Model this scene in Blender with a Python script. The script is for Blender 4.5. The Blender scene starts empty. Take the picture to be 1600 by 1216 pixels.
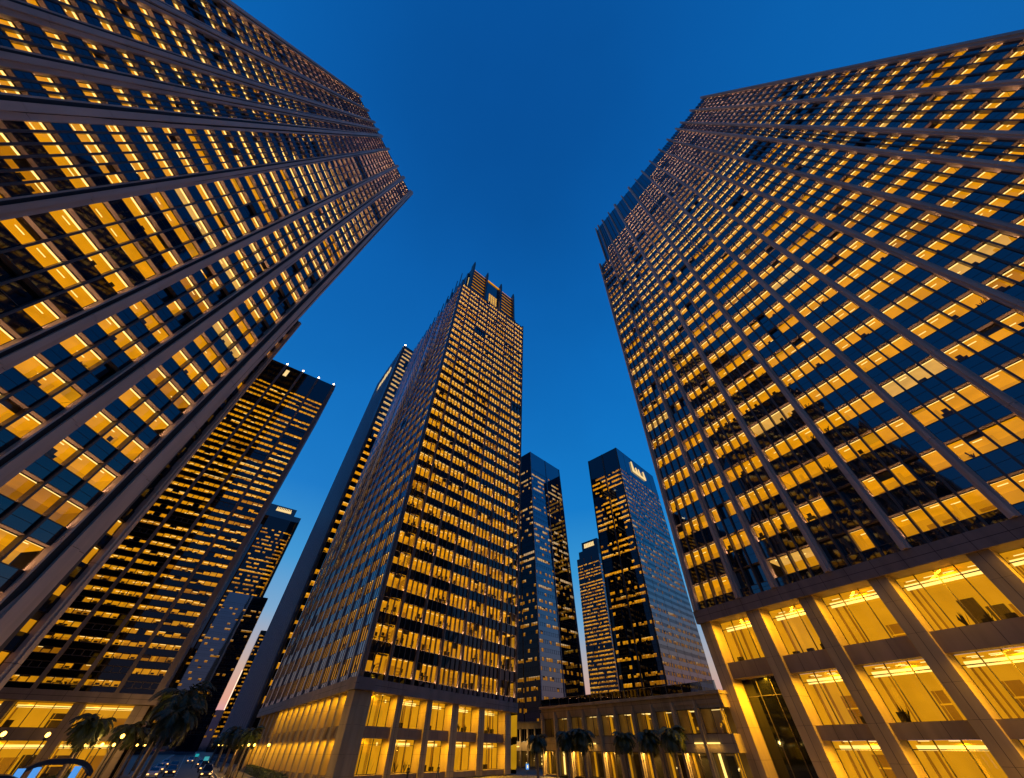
import bpy, math, random
from mathutils import Vector
PI = math.pi
sc = bpy.context.scene
COL = sc.collection
rnd = random.Random(7)

# ------------------------------------------------------------------ camera
FPX, CAMZ, PITCH = 515.99, 4.0, 47.189
cam_d = bpy.data.cameras.new("camera")
cam_d.sensor_width = 36.0
cam_d.lens = 36.0 * FPX / 1600.0
cam_d.clip_start = 0.1
cam_d.clip_end = 6000.0
cam = bpy.data.objects.new("camera", cam_d)
cam.location = (0, 0, CAMZ)
cam.rotation_euler = (math.radians(90 + PITCH), 0, 0)
COL.objects.link(cam)
sc.camera = cam

# ------------------------------------------------------------------ world: blue hour sky
w = bpy.data.worlds.new("World")
sc.world = w
w.use_nodes = True
nt = w.node_tree
nt.nodes.clear()
out = nt.nodes.new("ShaderNodeOutputWorld")
bg = nt.nodes.new("ShaderNodeBackground")
bg.inputs[1].default_value = 1.0
tc = nt.nodes.new("ShaderNodeTexCoord")
sx = nt.nodes.new("ShaderNodeSeparateXYZ")
rp = nt.nodes.new("ShaderNodeValToRGB")
nt.links.new(tc.outputs["Generated"], sx.inputs[0])
nt.links.new(sx.outputs[2], rp.inputs[0])
rp2 = nt.nodes.new("ShaderNodeValToRGB")          # the darker half of the sky, away from the set sun
nt.links.new(sx.outputs[2], rp2.inputs[0])
side = nt.nodes.new("ShaderNodeMapRange")
side.inputs[1].default_value = -.25
side.inputs[2].default_value = .55
nt.links.new(sx.outputs[1], side.inputs[0])
mixw = nt.nodes.new("ShaderNodeMixRGB")
nt.links.new(side.outputs[0], mixw.inputs[0])
nt.links.new(rp2.outputs[0], mixw.inputs[1])
nt.links.new(rp.outputs[0], mixw.inputs[2])
stops2 = [(0.0, (.10, .085, .13)), (.08, (.10, .10, .17)), (.25, (.03, .10, .26)), (.5, (.003, .11, .38)), (.86, (.001, .115, .42)), (1.0, (.0005, .075, .31))]
stops = [(0.0, (.26, .20, .30)), (.03, (.40, .26, .46)), (.06, (.62, .32, .28)), (.11, (.50, .39, .36)),
         (.20, (.15, .37, .62)), (.30, (.03, .29, .63)), (.45, (.002, .185, .56)), (.70, (.001, .140, .48)), (.88, (.001, .112, .42)),
         (1.0, (.0005, .078, .32))]
el = rp.color_ramp.elements
while len(el) < len(stops):
    el.new(0.5)
for e_, (p_, c_) in zip(el, stops):
    e_.position = p_
    e_.color = (*c_, 1)
el = rp2.color_ramp.elements
while len(el) < len(stops2):
    el.new(0.5)
for e_, (p_, c_) in zip(el, stops2):
    e_.position = p_
    e_.color = (*c_, 1)
sky = nt.nodes.new("ShaderNodeTexSky")
sky.sky_type = 'NISHITA'
sky.sun_disc = False
sky.sun_elevation = math.radians(1.0)
sky.sun_rotation = math.radians(-33.5)
mixs = nt.nodes.new("ShaderNodeMixRGB")
mixs.blend_type = 'ADD'
mixs.inputs[0].default_value = 0.01
nt.links.new(mixw.outputs[0], mixs.inputs[1])
nt.links.new(sky.outputs[0], mixs.inputs[2])
sn = nt.nodes.new("ShaderNodeTexNoise")
sn.inputs["Scale"].default_value = 1.8
sn.inputs["Detail"].default_value = 5
nt.links.new(tc.outputs["Generated"], sn.inputs[0])
smr = nt.nodes.new("ShaderNodeMapRange")
smr.inputs[1].default_value = .3
smr.inputs[2].default_value = .7
smr.inputs[3].default_value = .94
smr.inputs[4].default_value = 1.08
nt.links.new(sn.outputs[0], smr.inputs[0])
nt.links.new(smr.outputs[0], bg.inputs[1])
nt.links.new(mixs.outputs[0], bg.inputs[0])
nt.links.new(bg.outputs[0], out.inputs[0])

# the last warm light of the sun that has just set at the end of the street
sun_d = bpy.data.lights.new("sun", 'SUN')
sun_d.energy = 0.04
sun_d.angle = math.radians(10)
sun_d.color = (1.0, .62, .38)
sun = bpy.data.objects.new("sun", sun_d)
sd = Vector((math.sin(math.radians(-33.5)), math.cos(math.radians(-33.5)), math.tan(math.radians(1.0))))
sun.rotation_euler = sd.to_track_quat('Z', 'Y').to_euler()
COL.objects.link(sun)

vs = sc.view_settings
vs.view_transform = 'Standard'
vs.look = 'None'
vs.exposure = 0.0
vs.gamma = 1.0
vs.use_curve_mapping = False
cy = sc.cycles
cy.use_denoising = True
cy.max_bounces = 8
cy.diffuse_bounces = 3
cy.glossy_bounces = 4
cy.transmission_bounces = 4
cy.transparent_max_bounces = 16
cy.sample_clamp_indirect = 4.0
cy.caustics_reflective = False
cy.caustics_refractive = False

# ------------------------------------------------------------------ materials
MATS = {}
def mat(name):
    m = bpy.data.materials.new(name)
    m.use_nodes = True
    MATS[name] = m
    return m, m.node_tree, m.node_tree.nodes["Principled BSDF"]
def surf(name, col, rough=.6, vary=.12, scale=1.5, bump=.0, metal=0.0, spec=.5, streak=False):
    m, t, b = mat(name)
    co = t.nodes.new("ShaderNodeTexCoord")
    mp = t.nodes.new("ShaderNodeMapping")
    mp.inputs["Scale"].default_value = (1, 1, .15) if streak else (1, 1, 1)
    n = t.nodes.new("ShaderNodeTexNoise")
    n.inputs["Scale"].default_value = scale
    n.inputs["Detail"].default_value = 6
    cr = t.nodes.new("ShaderNodeValToRGB")
    lo = tuple(c * (1 - vary) for c in col)
    hi = tuple(min(1, c * (1 + vary)) for c in col)
    cr.color_ramp.elements[0].position = .3
    cr.color_ramp.elements[1].position = .7
    cr.color_ramp.elements[0].color = (*lo, 1)
    cr.color_ramp.elements[1].color = (*hi, 1)
    t.links.new(co.outputs["Object"], mp.inputs[0])
    t.links.new(mp.outputs[0], n.inputs[0])
    t.links.new(n.outputs[0], cr.inputs[0])
    oi = t.nodes.new("ShaderNodeObjectInfo")
    mr = t.nodes.new("ShaderNodeMapRange")
    mr.inputs[3].default_value = .88
    mr.inputs[4].default_value = 1.12
    hs = t.nodes.new("ShaderNodeHueSaturation")
    t.links.new(oi.outputs["Random"], mr.inputs[0])
    t.links.new(mr.outputs[0], hs.inputs["Value"])
    t.links.new(cr.outputs[0], hs.inputs["Color"])
    t.links.new(hs.outputs[0], b.inputs["Base Color"])
    b.inputs["Roughness"].default_value = rough
    b.inputs["Metallic"].default_value = metal
    b.inputs["Specular IOR Level"].default_value = spec
    if bump:
        bp = t.nodes.new("ShaderNodeBump")
        bp.inputs["Strength"].default_value = bump
        bp.inputs["Distance"].default_value = .05
        t.links.new(n.outputs[0], bp.inputs["Height"])
        t.links.new(bp.outputs[0], b.inputs["Normal"])
    return m
def glass_dark(name, ior, tint, base, wob=.02, wscale=.25):
    """tinted spandrel glass: dark body, mirror coat by Fresnel, slightly wavy panes"""
    m, t, b = mat(name)
    t.nodes.remove(b)
    o = t.nodes["Material Output"]
    d = t.nodes.new("ShaderNodeBsdfDiffuse")
    d.inputs[0].default_value = (*base, 1)
    g = t.nodes.new("ShaderNodeBsdfGlossy")
    g.inputs["Color"].default_value = (*tint, 1)
    g.inputs["Roughness"].default_value = .03
    f = t.nodes.new("ShaderNodeFresnel")
    f.inputs[0].default_value = ior
    mx = t.nodes.new("ShaderNodeMixShader")
    n = t.nodes.new("ShaderNodeTexNoise")
    n.inputs["Scale"].default_value = wscale
    n.inputs["Detail"].default_value = 1
    co = t.nodes.new("ShaderNodeTexCoord")
    t.links.new(co.outputs["Object"], n.inputs[0])
    bp = t.nodes.new("ShaderNodeBump")
    bp.inputs["Strength"].default_value = 1
    bp.inputs["Distance"].default_value = wob
    t.links.new(n.outputs[0], bp.inputs["Height"])
    t.links.new(bp.outputs[0], g.inputs["Normal"])
    t.links.new(f.outputs[0], mx.inputs[0])
    t.links.new(d.outputs[0], mx.inputs[1])
    t.links.new(g.outputs[0], mx.inputs[2])
    t.links.new(mx.outputs[0], o.inputs[0])
    return m
def glass_clear(name, ior=1.5, tint=(.93, .93, .9)):
    m, t, b = mat(name)
    t.nodes.remove(b)
    o = t.nodes["Material Output"]
    tr = t.nodes.new("ShaderNodeBsdfTransparent")
    tr.inputs[0].default_value = (*tint, 1)
    g = t.nodes.new("ShaderNodeBsdfGlossy")
    g.inputs["Roughness"].default_value = .02
    f = t.nodes.new("ShaderNodeFresnel")
    f.inputs[0].default_value = ior
    mx = t.nodes.new("ShaderNodeMixShader")
    t.links.new(f.outputs[0], mx.inputs[0])
    t.links.new(tr.outputs[0], mx.inputs[1])
    t.links.new(g.outputs[0], mx.inputs[2])
    t.links.new(mx.outputs[0], o.inputs[0])
    return m
def glow(name, col, strength, base=(.22, .13, .03), nee=False, vary=.0):
    m, t, b = mat(name)
    b.inputs["Base Color"].default_value = (*base, 1)
    b.inputs["Roughness"].default_value = .8
    b.inputs["Specular IOR Level"].default_value = 0
    b.inputs["Emission Color"].default_value = (*col, 1)
    b.inputs["Emission Strength"].default_value = strength
    if vary:  # noise makes the glow put into room surfaces uneven
        co = t.nodes.new("ShaderNodeTexCoord")
        n = t.nodes.new("ShaderNodeTexNoise")
        n.inputs["Scale"].default_value = .35
        n.inputs["Detail"].default_value = 2
        mr = t.nodes.new("ShaderNodeMapRange")
        mr.inputs[1].default_value = .3
        mr.inputs[2].default_value = .7
        mr.inputs[3].default_value = strength * (1 - vary)
        mr.inputs[4].default_value = strength * (1 + vary)
        t.links.new(co.outputs["Object"], n.inputs[0])
        t.links.new(n.outputs[0], mr.inputs[0])
        t.links.new(mr.outputs[0], b.inputs["Emission Strength"])
    m.cycles.emission_sampling = 'AUTO' if nee else 'NONE'
    return m

surf("pier stone", (.50, .385, .30), .55, .16, .6, .05, streak=True)
surf("pale stone", (.38, .29, .16), .6, .24, .7, .08, streak=True)
surf("brown stone", (.20, .155, .13), .6, .22, .7, .08, streak=True)
surf("bronze metal", (.075, .058, .048), .42, .15, 2, 0, .3)
surf("bronze pier", (.19, .145, .115), .45, .12, 1.5, 0, .1)
surf("steel fin", (.22, .23, .26), .3, .1, 2, 0, .7)
surf("reveal metal", (.55, .44, .38), .5, .08, 1)
surf("pale rib", (.75, .77, .82), .28, .08, 2, 0, .85)
surf("grey panel", (.27, .29, .34), .45, .1, .6)
surf("joint", (.02, .018, .016), .8, .1, 2)
surf("dark core", (.012, .011, .010), .8, .2, 1)
surf("roof felt", (.10, .10, .10), .9, .2, 1)
surf("furniture", (.02, .016, .012), .6, .2, 2)
surf("blind", (.30, .18, .05), .8, .1, 2)
surf("asphalt", (.055, .052, .055), .55, .25, 1.2, .3)
surf("paving", (.12, .105, .09), .7, .18, .8, .1)
surf("kerb stone", (.33, .31, .29), .7, .1, 1)
surf("road paint", (.75, .73, .68), .6, .12, 3)
surf("trunk bark", (.20, .155, .11), .85, .3, 5, .5)
surf("palm leaf", (.034, .052, .016), .5, .35, 3)
surf("hedge leaf", (.035, .06, .02), .6, .4, 3)
surf("lamp metal", (.05, .05, .05), .4, .1, 3, 0, .6)
surf("skin", (.45, .29, .21), .6, .05, 6)
surf("dark cloth", (.02, .02, .025), .8, .2, 8)
surf("pale cloth", (.45, .43, .40), .8, .1, 8)
surf("blue cloth", (.05, .08, .16), .8, .1, 8)
surf("hair", (.02, .014, .01), .7, .2, 20)
surf("tyre", (.02, .02, .02), .8, .1, 6)
glass_dark("spandrel glass", 2.25, (.90, .94, 1), (.003, .003, .006), .006)
glass_dark("deep spandrel glass", 2.1, (.58, .60, .70), (.003, .003, .005), .006)
glass_dark("mirror glass", 3.4, (.72, .84, 1), (.003, .005, .010), .008, .15)
glass_dark("dark tower glass", 1.7, (.80, .88, 1), (.003, .003, .004), .006)
glass_clear("window glass", 1.5)
glass_clear("rail glass", 1.9, (.50, .60, .62))
AMB = (1.0, .385, .004)
glow("lit ceiling", AMB, .78, vary=.16)  # room light is put into the emission of ceilings and walls
glow("lit ceiling dim", (1.0, .35, .004), .46, vary=.2)
glow("lit wall", (1.0, .41, .008), .55, vary=.22)
glow("lit wall dim", (1.0, .38, .012), .26, vary=.2)
glow("warm white ceiling", (1.0, .52, .10), .72, vary=.2)
glow("strip light", (1.0, .68, .22), 1.7)
glow("pale lit ceiling", (1.0, .60, .22), .62, vary=.25)
glow("lobby ceiling", (1.0, .42, .008), .66, vary=.15)  # lobby ceiling and walls carry their lamp light as emission too
glow("lobby wall", (1.0, .44, .010), .55, vary=.12)
glow("lobby wall low", (1.0, .40, .02), .16, vary=.3)
glow("cove light", (1.0, .68, .17), 1.7)
glow("globe", (1.0, .52, .07), 9.0, nee=True)
glow("bulb", (1.0, .75, .4), 9.0)
glow("sign light", (1.0, .70, .30), 1.0)
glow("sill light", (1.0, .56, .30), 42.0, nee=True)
glow("blue screen", (.10, .40, 1.0), .8)
glow("teal screen", (.01, .40, .46), .8)
glow("headlight", (1.0, .52, .16), 2.6, nee=True)
glow("taillight", (1.0, .10, .03), 3.0)

# ------------------------------------------------------------------ mesh helpers
class MB:
    def __init__(self):
        self.v, self.f, self.mi, self.ms = [], [], [], []
    def m(self, name):
        if name not in self.ms:
            self.ms.append(name)
        return self.ms.index(name)
    def quad(self, a, b, c, d, m):
        i = len(self.v)
        self.v += [tuple(a), tuple(b), tuple(c), tuple(d)]
        self.f.append((i, i + 1, i + 2, i + 3))
        self.mi.append(self.m(m))
    def hexa(self, P, m, skip=()):
        """8 points: bottom loop 0-3, top loop 4-7"""
        i = len(self.v)
        self.v += [tuple(p) for p in P]
        F = [(3, 2, 1, 0), (4, 5, 6, 7), (0, 1, 5, 4), (1, 2, 6, 5), (2, 3, 7, 6), (3, 0, 4, 7)]
        k = self.m(m)
        for q, f in enumerate(F):
            if q not in skip:
                self.f.append(tuple(i + j for j in f))
                self.mi.append(k)
    def box(self, x0, x1, y0, y1, z0, z1, m):
        self.hexa([(x0, y0, z0), (x1, y0, z0), (x1, y1, z0), (x0, y1, z0), (x0, y0, z1), (x1, y0, z1), (x1, y1, z1), (x0, y1, z1)], m)
    def tube(self, pts, rads, m, n=8, cap=True):
        i = len(self.v)
        k = self.m(m)
        for q, (p, r) in enumerate(zip(pts, rads)):
            p = Vector(p)
            a = Vector(pts[min(q + 1, len(pts) - 1)]) - Vector(pts[max(q - 1, 0)])
            a.normalize()
            u = a.orthogonal().normalized()
            if abs(a.z) > .7:
                u = Vector((1, 0, 0)) - a * a.x
                u.normalize()
            t = a.cross(u)
            for j in range(n):
                an = 2 * PI * j / n
                self.v.append(tuple(p + (u * math.cos(an) + t * math.sin(an)) * r))
        for q in range(len(pts) - 1):
            for j in range(n):
                a0 = i + q * n + j
                a1 = i + q * n + (j + 1) % n
                self.f.append((a0, a1, a1 + n, a0 + n))
                self.mi.append(k)
        if cap:
            self.f.append(tuple(i + j for j in range(n))[::-1])
            self.mi.append(k)
            self.f.append(tuple(i + (len(pts) - 1) * n + j for j in range(n)))
            self.mi.append(k)
    def ball(self, c, r, m, n=10, h=6, sz=1.0):
        i = len(self.v)
        k = self.m(m)
        for a in range(h + 1):
            th = PI * a / h
            for j in range(n):
                ph = 2 * PI * j / n
                self.v.append((c[0] + r * math.sin(th) * math.cos(ph), c[1] + r * math.sin(th) * math.sin(ph), c[2] + r * sz * math.cos(th)))
        for a in range(h):
            for j in range(n):
                q = i + a * n
                self.f.append((q + j, q + n + j, q + n + (j + 1) % n, q + (j + 1) % n))
                self.mi.append(k)
    def obj(self, name, parent=None, smooth=False, loc=None):
        me = bpy.data.meshes.new(name)
        me.from_pydata(self.v, [], self.f)
        for s in self.ms:
            me.materials.append(MATS[s])
        me.polygons.foreach_set("material_index", self.mi)
        if smooth:
            me.polygons.foreach_set("use_smooth", [True] * len(me.polygons))
        me.update()
        o = bpy.data.objects.new(name, me)
        COL.objects.link(o)
        if parent:
            o.parent = parent
            o.matrix_parent_inverse = parent.matrix_world.inverted()
        if loc:
            o.location = loc
        return o

def tag(o, label, cat, group=None, kind=None):
    if label:
        o["label"] = label
    if cat:
        o["category"] = cat
    if group:
        o["group"] = group
    if kind:
        o["kind"] = kind
    return o
def thing(name, label, cat, loc=(0, 0, 0), group=None):
    o = bpy.data.objects.new(name, None)
    o.location = loc
    o.empty_display_size = .5
    COL.objects.link(o)
    bpy.context.view_layer.update()
    return tag(o, label, cat, group)
def dup(root, loc, rotz=0, label=None, scale=None):
    r = root.copy()
    COL.objects.link(r)
    r.location = loc
    r.rotation_euler = (0, 0, rotz)
    if scale:
        r.scale = (scale, scale, scale)
    if label:
        r["label"] = label
    for ch in list(root.children):
        c = ch.copy()
        COL.objects.link(c)
        c.parent = r
        c.matrix_parent_inverse = ch.matrix_parent_inverse.copy()
        for g in list(ch.children):
            d = g.copy()
            COL.objects.link(d)
            d.parent = c
    return r

def to_pixel(P):
    """pixel of the 1600 px frame a point falls on; used only to rank windows by size"""
    c, s = math.cos(math.radians(PITCH)), math.sin(math.radians(PITCH))
    z = P.z - CAMZ
    d = P.y * c + z * s
    u = -P.y * s + z * c
    if d < .5:
        return None
    return (800 + FPX * P.x / d, 608 - FPX * u / d)
def shown_area(quad):
    p = [to_pixel(q) for q in quad]
    if any(q is None for q in p):
        return 0
    p = [(min(1600, max(0, x)), min(1216, max(0, y))) for x, y in p]
    a = 0
    for i in range(4):
        a += p[i][0] * p[(i + 1) % 4][1] - p[(i + 1) % 4][0] * p[i][1]
    return abs(a) / 2

class Fac:
    """one facade: bilinear patch BL BR TL TR seen from outside; s metres along, z height, n outwards"""
    def __init__(self, BL, BR, TL, TR, S, Z, ub=None, ut=None, ss=None):
        self.c = [Vector(q) for q in (BL, BR, TL, TR)]
        self.S, (self.z0, self.z1) = S, Z
        self.ss = ss or [0, S]
        self.ub = ub or [q / S for q in self.ss]
        self.ut = ut or self.ub
        BL, BR, TL, TR = self.c
        self.n = (BR - BL + TR - TL).cross(TL - BL + TR - BR).normalized()
    def ip(self, s, arr):
        ss = self.ss
        i = 0
        while i < len(ss) - 2 and s > ss[i + 1]:
            i += 1
        return arr[i] + (s - ss[i]) / (ss[i + 1] - ss[i]) * (arr[i + 1] - arr[i])
    def p(self, s, z, n=0.0):
        v = (z - self.z0) / (self.z1 - self.z0)
        BL, BR, TL, TR = self.c
        a = BL.lerp(BR, self.ip(s, self.ub)) if 0 <= s <= self.S else BL + (BR - BL) * self.ip(s, self.ub)
        b = TL + (TR - TL) * self.ip(s, self.ut)
        return a + (b - a) * v + self.n * n
    def box(self, mb, s0, s1, z0, z1, n0, n1, m, skip=()):
        mb.hexa([self.p(s0, z0, n1), self.p(s1, z0, n1), self.p(s1, z0, n0), self.p(s0, z0, n0),
                 self.p(s0, z1, n1), self.p(s1, z1, n1), self.p(s1, z1, n0), self.p(s0, z1, n0)], m, skip)
    def face(self, mb, s0, s1, z0, z1, n, m):
        mb.quad(self.p(s0, z0, n), self.p(s1, z0, n), self.p(s1, z1, n), self.p(s0, z1, n), m)

# ------------------------------------------------------------------ facade of windows
def furnish(mb, F, s0, s1, zf, zt, n, R):
    """desk, chair back, screen or plant near the glass"""
    k = R.random()
    sm = s0 + (s1 - s0) * R.uniform(.25, .7)
    h = zt - zf
    if k < .35:      # desk and screen
        F.box(mb, sm - .6, sm + .6, zf + .34 * h, zf + .38 * h, n - 1.0, n - .25, "furniture")
        F.box(mb, sm - .55, sm - .48, zf, zf + .34 * h, n - .9, n - .3, "furniture")
        F.box(mb, sm + .48, sm + .55, zf, zf + .34 * h, n - .9, n - .3, "furniture")
        F.box(mb, sm - .28, sm + .3, zf + .42 * h, zf + .60 * h, n - .5, n - .45, "furniture")
        F.box(mb, sm - .04, sm + .04, zf + .38 * h, zf + .43 * h, n - .52, n - .46, "furniture")
    elif k < .7:    # chair
        F.box(mb, sm - .25, sm + .25, zf + .30 * h, zf + .52 * h, n - .34, n - .28, "furniture")
        F.box(mb, sm - .25, sm + .25, zf + .22 * h, zf + .26 * h, n - .8, n - .3, "furniture")
        F.box(mb, sm - .04, sm + .04, zf, zf + .22 * h, n - .55, n - .48, "furniture")
    elif k < .85:    # plant
        F.box(mb, sm - .15, sm + .15, zf, zf + .16 * h, n - .6, n - .3, "furniture")
        for j in range(9):
            a = R.uniform(-.45, .45)
            hh = R.uniform(.30, .58) * h
            mb.quad(F.p(sm - .03, zf + .16 * h, n - .45), F.p(sm + .03, zf + .16 * h, n - .45), F.p(sm + a + .09, zf + hh, n - .45 + R.uniform(-.2, .2)), F.p(sm + a - .03, zf + hh * .96, n - .45), "furniture")
    else:           # shelf of boxes
        F.box(mb, s0 + .2, s0 + .2 + min(1.1, (s1 - s0) * .5), zf, zf + .5 * h, n - 1.2, n - .8, "furniture")

def window(mb, F, s0, s1, z0, z1, panes, lit, st, R, rich):
    """one opening: reveal, mullions, panes and, where lit, the room behind it"""
    r = st['recess']
    md = st['frame']
    F_ = F
    rv = st['reveal']
    mb.quad(F.p(s0, z1, 0), F.p(s1, z1, 0), F.p(s1, z1, -r), F.p(s0, z1, -r), rv)
    mb.quad(F.p(s0, z0, -r), F.p(s1, z0, -r), F.p(s1, z0, 0), F.p(s0, z0, 0), rv)
    mb.quad(F.p(s0, z0, 0), F.p(s0, z1, 0), F.p(s0, z1, -r), F.p(s0, z0, -r), rv)
    mb.quad(F.p(s1, z0, -r), F.p(s1, z1, -r), F.p(s1, z1, 0), F.p(s1, z0, 0), rv)
    n = len(lit)
    e = [s0 + (s1 - s0) * i / n for i in range(n + 1)]
    t = st['bar']
    for i in range(n + 1):
        if t:
            F.box(mb, e[i] - t / 2, e[i] + t / 2, z0, z1, -r - .06, -r + .08, md)
    if t:
        F.box(mb, s0, s1, z0, z0 + t, -r - .05, -r + .06, md)
        F.box(mb, s0, s1, z1 - t, z1, -r - .05, -r + .06, md)
    i = 0
    dep = st['depth']
    while i < n:
        j = i
        while j < n and (lit[j] > 0) == (lit[i] > 0):
            j += 1
        if not lit[i]:
            F.face(mb, e[i], e[j], z0, z1, -r, st['dark'])
        else:
            F.face(mb, e[i], e[j], z0, z1, -r, "window glass")
            w_p = st.get('pw', 0)
            a, b = e[i] + .02 - (w_p if i == 0 else 0), e[j] - .02 + (w_p if j == n else 0)
            cm, wm = st['cm'][min(lit[i], len(st['cm'])) - 1]
            c = z1 + st['ceil']
            mb.quad(F.p(a, c, -r - .1), F.p(a, c, -dep), F.p(b, c, -dep), F.p(b, c, -r - .1), cm)
            F.face(mb, a, b, z1 - .02, c, -r - .1, rv)
            F.face(mb, a, b, z0 - .1, c, -dep, wm)
            mb.quad(F.p(a, z0 - .1, -r - .1), F.p(b, z0 - .1, -r - .1), F.p(b, z0 - .1, -dep), F.p(a, z0 - .1, -dep), "furniture")
            if F.S * .02 < a and (not w_p or i > 0 or R.random() < .3):
                mb.quad(F.p(a, z0 - .1, -r - .1), F.p(a, z0 - .1, -dep), F.p(a, c, -dep), F.p(a, c, -r - .1), wm)
            if b < F.S - .6 and (not w_p or j < n or R.random() < .3):
                mb.quad(F.p(b, z0 - .1, -dep), F.p(b, z0 - .1, -r - .1), F.p(b, c, -r - .1), F.p(b, c, -dep), wm)
            if st.get('sill'):
                mb.quad(F.p(a, z0 + .004, -r + .26), F.p(b, z0 + .004, -r + .26), F.p(b, z0 + .004, -r + .16), F.p(a, z0 + .004, -r + .16), "sill light")
            if rich and st['strips']:
                for q in range(i, j):
                    k = R.random()
                    x0, x1 = e[q] + R.uniform(.0, .3), e[q + 1] - R.uniform(.0, .3)
                    h = c - z0
                    if k < .3:
                        F.box(mb, x0, x0 + min(.9, x1 - x0), z0 - .08, z0 + .75 * h, -dep + .01, -dep + .08, st['cm'][1][1])
                    elif k < .55:
                        for u in (.25, .42, .6):
                            F.box(mb, x0, x1, z0 + u * h, z0 + (u + .1) * h, -dep + .01, -dep + .3, st['cm'][1][1])
                    elif k < .75:
                        F.box(mb, x0, x0 + .35, z0 - .08, c - .01, -dep * .6 - .35, -dep * .6, st['cm'][0][1])
            if st['strips']:
                w_ = st.get('strip_w', .16)
                if R.random() < st['strips']:
                    F.box(mb, a, b, c - .09, c - .02, -r - .28 - w_, -r - .28, "strip light")
                for q in range(i, j):
                    if R.random() < .6:
                        m_ = (e[q] + e[q + 1]) / 2
                        d_ = -r - R.choice((1.1, 1.5, 2.1))
                        F.box(mb, m_ - .45, m_ + .45, c - .07, c - .015, d_ - .1, d_, "strip light")
            for q in range(i, j):
                k = R.random()
                if rich and k < st['stuff']:
                    furnish(mb, F, e[q], e[q + 1], z0 - .1, z1, -r, R)
                elif k > 1 - st['blind']:
                    h = R.uniform(.15, .6) * (z1 - z0)
                    F.face(mb, e[q] + .04, e[q + 1] - .04, z1 - h, z1, -r - .08, R.choice(("blind", wm, "furniture")))
            if j < n and R.random() < 1:
                pass
        i = j

def facade(root, F, bays, floors, st, R, top_limit=None, per_window=100, lit_fn=None, n_base=0):
    """bays: (s0, s1, panes); floors: (z0, z1 of the opening, next z) list"""
    wall = MB()
    wins = []
    for bi, (s0, s1, np_) in enumerate(bays):
        zprev = F.z0 + n_base
        lim = top_limit[bi] if top_limit else 1e9
        ztop = st.get('body_top', {}).get(bi, F.z1)
        for fi, (za, zb) in enumerate(floors):
            if zb > min(lim, ztop):
                break
            if not st.get('tilt'):
                F.face(wall, s0, s1, zprev, za, 0, st['spandrel'])
            for q in range(np_ if st.get('tilt') else 0):
                x0, x1 = s0 + (s1 - s0) * q / np_, s0 + (s1 - s0) * (q + 1) / np_
                j4 = [R.uniform(-1, 1) * st.get('tilt', 0) for _ in range(4)]
                wall.quad(F.p(x0, zprev, j4[0]), F.p(x1, zprev, j4[1]), F.p(x1, za, j4[2]), F.p(x0, za, j4[3]), st['spandrel'])
            if st.get('joint'):
                zj = (zprev + za) / 2
                F.box(wall, s0, s1, zj - .02, zj + .02, 0, .012, "joint")
                F.box(wall, s0, s1, za - .07, za, 0, .05, st['frame'])
                F.box(wall, s0, s1, zb, zb + .07, 0, .05, st['frame'])
            zprev = zb
            lit = lit_fn(bi, fi, np_, R)
            quad = [F.p(s0, za), F.p(s1, za), F.p(s1, zb), F.p(s0, zb)]
            wins.append((shown_area(quad), bi, fi, s0, s1, za, zb, np_, lit))
        F.face(wall, s0, s1, zprev, ztop, 0, st['spandrel'])
        fd = st['fin']
        if fd:
            for q in range(1, np_):
                sm = s0 + (s1 - s0) * q / np_
                F.box(wall, sm - fd[0] / 2, sm + fd[0] / 2, F.z0 + n_base, min(ztop, F.z1), -st['recess'] * .9 if st['recess'] > .2 else 0, fd[1], fd[2], skip=(0,))
    wall.obj("curtain_wall", root)
    order = sorted(range(len(wins)), key=lambda i: -wins[i][0])
    single = set(i for i in order[:per_window] if wins[i][0] > st.get('min_px', 12))
    rest = MB()
    for i, (A, bi, fi, s0, s1, za, zb, np_, lit) in enumerate(wins):
        if i in single:
            m_ = MB()
            window(m_, F, s0, s1, za, zb, np_, lit, st, R, True)
            m_.obj("window", root)
        else:
            window(rest, F, s0, s1, za, zb, np_, lit, st, R, A > 150)
    if rest.v:
        o = rest.obj("window", root)
        o["kind"] = "stuff"

def piers(root, F, pos, w, d, z0, z1, m, nose=None, seg=10.0, groove=True):
    """pos: (s, width factor, z0 or None, z1 or None)"""
    for s, k, a, b in pos:
        a = z0 if a is None else a
        b = z1 if b is None else b
        mb = MB()
        z = a
        while z < b - .01:
            e = min(z + seg, b)
            if b - e < seg * .3:
                e = b
            F.box(mb, s - w * k / 2, s + w * k / 2, z + (.05 if z > a else 0), e, -.15, d, m)
            if nose:
                F.box(mb, s - w * k * .18, s + w * k * .18, z + (.05 if z > a else 0), e, d, d + nose, m)
            z = e
        if groove:
            F.box(mb, s - w * k * .46, s + w * k * .46, a + .02, b - .02, -.2, d - .04, "joint")
        mb.obj("pier", root)

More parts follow.
